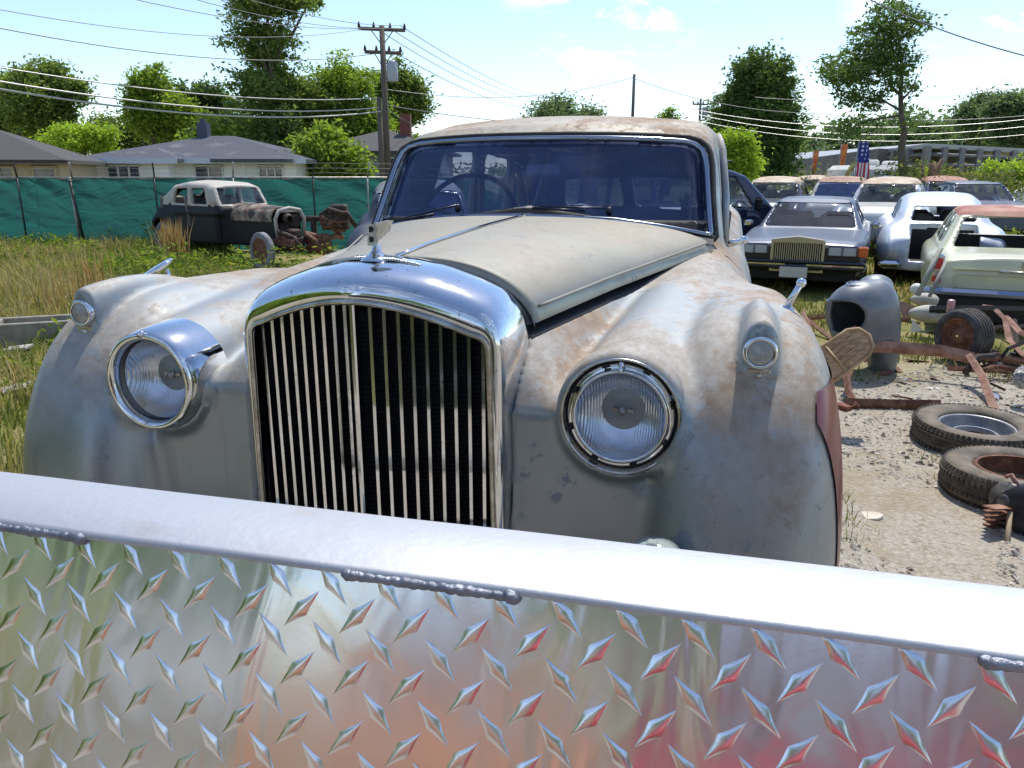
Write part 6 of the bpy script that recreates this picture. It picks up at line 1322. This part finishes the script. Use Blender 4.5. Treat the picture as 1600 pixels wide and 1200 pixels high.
p = onz(1357, 811); m = MB(); oc_ = [(.062*cos(a)*(1+.18*sin(3*a+1)), .045*sin(a)*(1+.15*cos(2*a))) for a in np.linspace(0, 2*pi, 15)[:-1]]
m.prism(oc_, p+[0, 0, .014], (1, 0, .03), (0, 1, .06), .016); tag(m.build('flat_stone', mat('white stone', (.72, .68, .60), (.58, .50, .40), 14, rough=.9, bump=.3)), 'flat white stone alone on the gravel lane', 'stone')
p = onz(1455, 612); m = MB(); m.prism([(-.07, 0), (-.02, .02), (.05, .015), (.07, -.01), (.0, -.02)], p+[0, 0, .02], (1, 0, .05), (0, .9, .4), .01); tag(m.build('metal_scrap', white_p), 'small white scrap lying behind the back tyre', 'scrap')
p = A(1423, 520, 6.9); m = MB(); m.prism([(0, 0), (.11, .02), (.02, .12)], p, (1, 0, 0), (0, .3, 1), .008); tag(m.build('metal_scrap', mat('cream scrap', (.6, .55, .42), rough=.6)), 'cream triangular scrap right of the loose grey wing', 'scrap')
m = MB(); m.prism([(0, 0), (.17, .05), (.19, -.10), (.10, -.13)], A(1290, 468, 7.6), (1, 0, .1), (0, .4, 1), .01); tag(m.build('metal_scrap', chrome), 'shiny bent metal sheet behind the loose grey wing', 'scrap')
m = MB(); m.prism([(0, 0), (.30, -.10), (.34, -.16), (.02, -.15)], A(1405, 470, 7.9), (1, 0, 0), (0, .5, 1), .01); tag(m.build('metal_scrap', rust_pale), 'rusty brown sheet between the loose wing and the cushions', 'scrap')
def bit_label(i, px, py): return '%s %s %s, %s' % (('short', 'longer', 'tiny', 'bent', 'dark', 'pale', 'notched', 'flaking')[i*5 % 8], ('rusty plate', 'thin rod', 'torn sheet')[i % 3], ('lying flat', 'half sunk in grass', 'tilted up')[i//3 % 3], 'behind the chassis bar' if py < 545 else 'between chassis and tyres' if px > 1430 else 'beside the red brick')
for i in range(26):
    px = rnd.uniform(1300, 1600); py = rnd.uniform(500, 640); p = onz(px, py)
    if p[1] < 4.9: continue
    m = MB(); a = rnd.uniform(0, 6.28); l_ = rnd.uniform(.05, .22)
    if i % 3 == 0: m.box(p+[0, 0, .03], (l_, rnd.uniform(.02, .10), .008), rot=(rnd.uniform(-.5, .5), rnd.uniform(-.6, .6), a))
    elif i % 3 == 1: m.tube([p+[0, 0, .02], p+[l_*cos(a), l_*sin(a), rnd.uniform(.02, .12)]], rnd.uniform(.006, .014), 6)
    else: m.prism([(0, 0), (l_, .02), (l_*.8, .08), (.02, .06)], p+[0, 0, .02], (cos(a), sin(a), .2), (-sin(a), cos(a), .3), .006)
    scrap_o = tag(m.build('scrap_bit', rnd.choice([rust, rust_pale, dark_iron, dull_chrome, white_p, rust])), bit_label(i, px, py), 'scrap', 'scrap bits around the chassis')
# hub with disc at the right edge and the black barrel shape next to it
hb = thing('axle_hub', 'greasy axle hub with rusty fins and a black drum at the right edge', 'axle', (0, 0, 0), 0)
c = A(1576, 782, 3.45); m = MB(); m.lathe([(.001, .05), (.03, .05), (.04, .02), (.085, .015), (.09, 0), (.085, -.03), (.03, -.04)], c, (-.85, -.5, .1), 28); m.build('brake_disc', mat('greasy iron', (.10, .10, .10), (.2, .19, .18), 20, rough=.5, metal=.5), hb)
c2 = A(1600, 830, 3.3)
m = MB(); m.lathe([(.001, .03), (.16, .03), (.23, .01), (.25, -.03), (.25, -.25), (.001, -.26)], c2+[.045, 0, -.03], (-.9, -.42, .05), 40); m.build('drum', mat('black drum', (.02, .022, .03), rough=.4, metal=.3), hb)
m = MB(); m.tube([A(1578, 800, 3.35)+[0, 0, 0], A(1572, 870, 3.2)], .012, 6); m.build('pale_strut', mat('tan strut', (.35, .28, .18), rough=.8), hb)
for k in range(5): m = MB(); m.box(A(1558, 793+7*k, 3.35+.02*k), (.13, .05, .006), rot=(0, .12, .3)); m.build('fin', rust, hb)
m = MB(); m.tube([A(1572, 745, 3.5), A(1580, 742, 3.48), A(1588, 755, 3.46), A(1590, 785, 3.44)], .012, 6); m.build('rusty_lever', rust_pale, hb)
m = MB(); m.box(A(1556, 796, 3.35)+[0, 0, .01], (.10, .05, .008), rot=(0, .1, .3)); m.build('top_plate', rust_pale, hb)
# left side litter
p = onz(58, 545); tr_ = thing('concrete_trough', 'empty grey concrete trough in the grass left of the saloon', 'trough', (p[0]-.05, p[1]+.2, GZ), -20)
m = MB(); 
for c, d in (((0, -.19, .13), (.80, .05, .26)), ((0, .19, .13), (.80, .05, .26)), ((-.375, 0, .13), (.05, .329, .256)), ((.375, 0, .13), (.05, .329, .256)), ((0, 0, .03), (.70, .33, .05))): m.box(c, d, bev=.008)
m.build('walls', mat('old concrete', (.36, .33, .29), (.27, .24, .20), 6, rough=.9, bump=.4), tr_)
for (px, py, r_, sx, lb) in [(20, 622, .5, .30, 'pale broken board in the grass beside the left wing'), (75, 478, .2, .5, 'grey weathered board behind the concrete trough'), (30, 555, -.3, .3, 'small grey board before the concrete trough'), (160, 452, .1, .45, 'pale board lying in dry grass behind the left side lamp')]:
    p = onz(px, py); m = MB(); m.box(p+[0, 0, .07], (sx, .10, .02), rot=(.2, -.15, r_)); tag(m.build('board', mat('grey board', (.46, .44, .40), (.34, .31, .27), 8, rough=.9)), lb, 'board')
def clump(label, px, py, n, h, sp, m_, Y=None, name='dry_grass_clump', cat='grass clump'):
    p = onz(px, py) if Y is None else A(px, py, Y); x = p[0]+rng.normal(0, sp, n); y = p[1]+rng.normal(0, sp, n); o = blades(name, x, y, rng.uniform(.4, 1, n)*h, .012+.0012*p[1], m_, .28, None); return tag(o, label, cat)
clump('tall tan dry grass clump before the pre-war saloon rear wheel', 272, 415, 260, .95, .10, straw)
clump('thin dry grass clump right of the left side lamp', 150, 470, 60, .8, .09, straw)
clump('leaning straw stalks above the concrete trough', 95, 490, 40, .75, .14, straw)
# engines and rusty heaps along the fence
for i, (px, py, Y, s, lb) in enumerate([(527, 345, 14.6, 1.0, 'dark rusty engine block perched on the wreck behind the bonnet'), (455, 380, 14.2, .8, 'heap of rusty engine parts before the pre-war saloon'), (500, 385, 14.4, .7, 'rusty gearbox right of the engine parts heap')]):
    t = thing('scrap_engine', lb, 'engine', A(px, py, Y), 20*i, 'scrapped engines by the fence')
    m = MB(); m.box((0, 0, 0), (.45*s, .4, .32*s), bev=.04); m.box((.05, 0, .22*s), (.3*s, .25, .16), bev=.03); m.tube([(-.3*s, 0, .1), (-.1, -.2, .22), (.25*s, -.22, .12), (.38*s, -.1, -.12)], .045, 7); m.build('block', (dark_iron, dark_iron, rust)[i], t)
    m = MB()
    for k in range(9): a = rnd.uniform(0, 6.28); m.tube([(rnd.uniform(-.3, .3)*s, -.15+rnd.uniform(-.1, .1), rnd.uniform(-.2, .2)*s) for _ in range(3)], rnd.uniform(.015, .04), 6)
    m.build('pipes', rust, t)
t = thing('rusty_chassis', 'rusty frame with dark cross bar standing between the two old cars by the fence', 'frame', (0, 0, 0), 0)
for pts, mt_ in (([A(470, 342, 14.9), A(520, 341, 14.9)], dark_iron), ([A(513, 338, 14.9), A(522, 355, 14.9), A(535, 372, 14.8)], rust_pale), ([A(475, 365, 14.6), A(505, 372, 14.6), A(535, 368, 14.6)], rust_pale), ([A(490, 342, 14.9), A(492, 380, 14.9)], dark_iron)):
    m = MB(); m.tube(pts, .06, 6); m.build('frame_member', mt_, t)

# ------------------------------------------------------------------ behind the photographer: what the bright metal mirrors
redp = paintm('bright red paint', (.48, .06, .06), rough=.35); orp = paintm('orange paint', (.52, .22, .09), rough=.35)
make_car('van', 'red van parked behind the camera, seen mirrored in the tread plate', 'van', (.15, -1.9, GZ), 186, VAN, redp, redp, h=.07)
make_car('van', 'orange van parked behind and left of the camera', 'van', (-2.3, -3.0, GZ), 200, VAN, orp, orp, h=.07)
make_car('van', 'white van parked far behind on the left', 'van', (-6.5, -5.0, GZ), 230, VAN, wh_, wh_, h=.08)
for i, (x, y, h_, r_) in enumerate([(-8, -1.5, 3.2, 1.5), (-11, 1.5, 4, 2.0), (-12, -9, 6, 2.6), (-5, -16, 7, 3), (3, -17, 6.5, 3), (10, -14, 7, 3)]):
    tree(['low bushy tree nearest behind the camera on the left', 'green tree left of the camera outside the frame', 'tall tree behind the white van', 'tall tree behind the orange van', 'tall tree behind the red van', 'tall tree behind the camera on the right'][i], x, y, [(0, 0, h_*.6, r_, r_, h_*.42)], 'fresh', 2600, leaf=.28, clump=1.0)
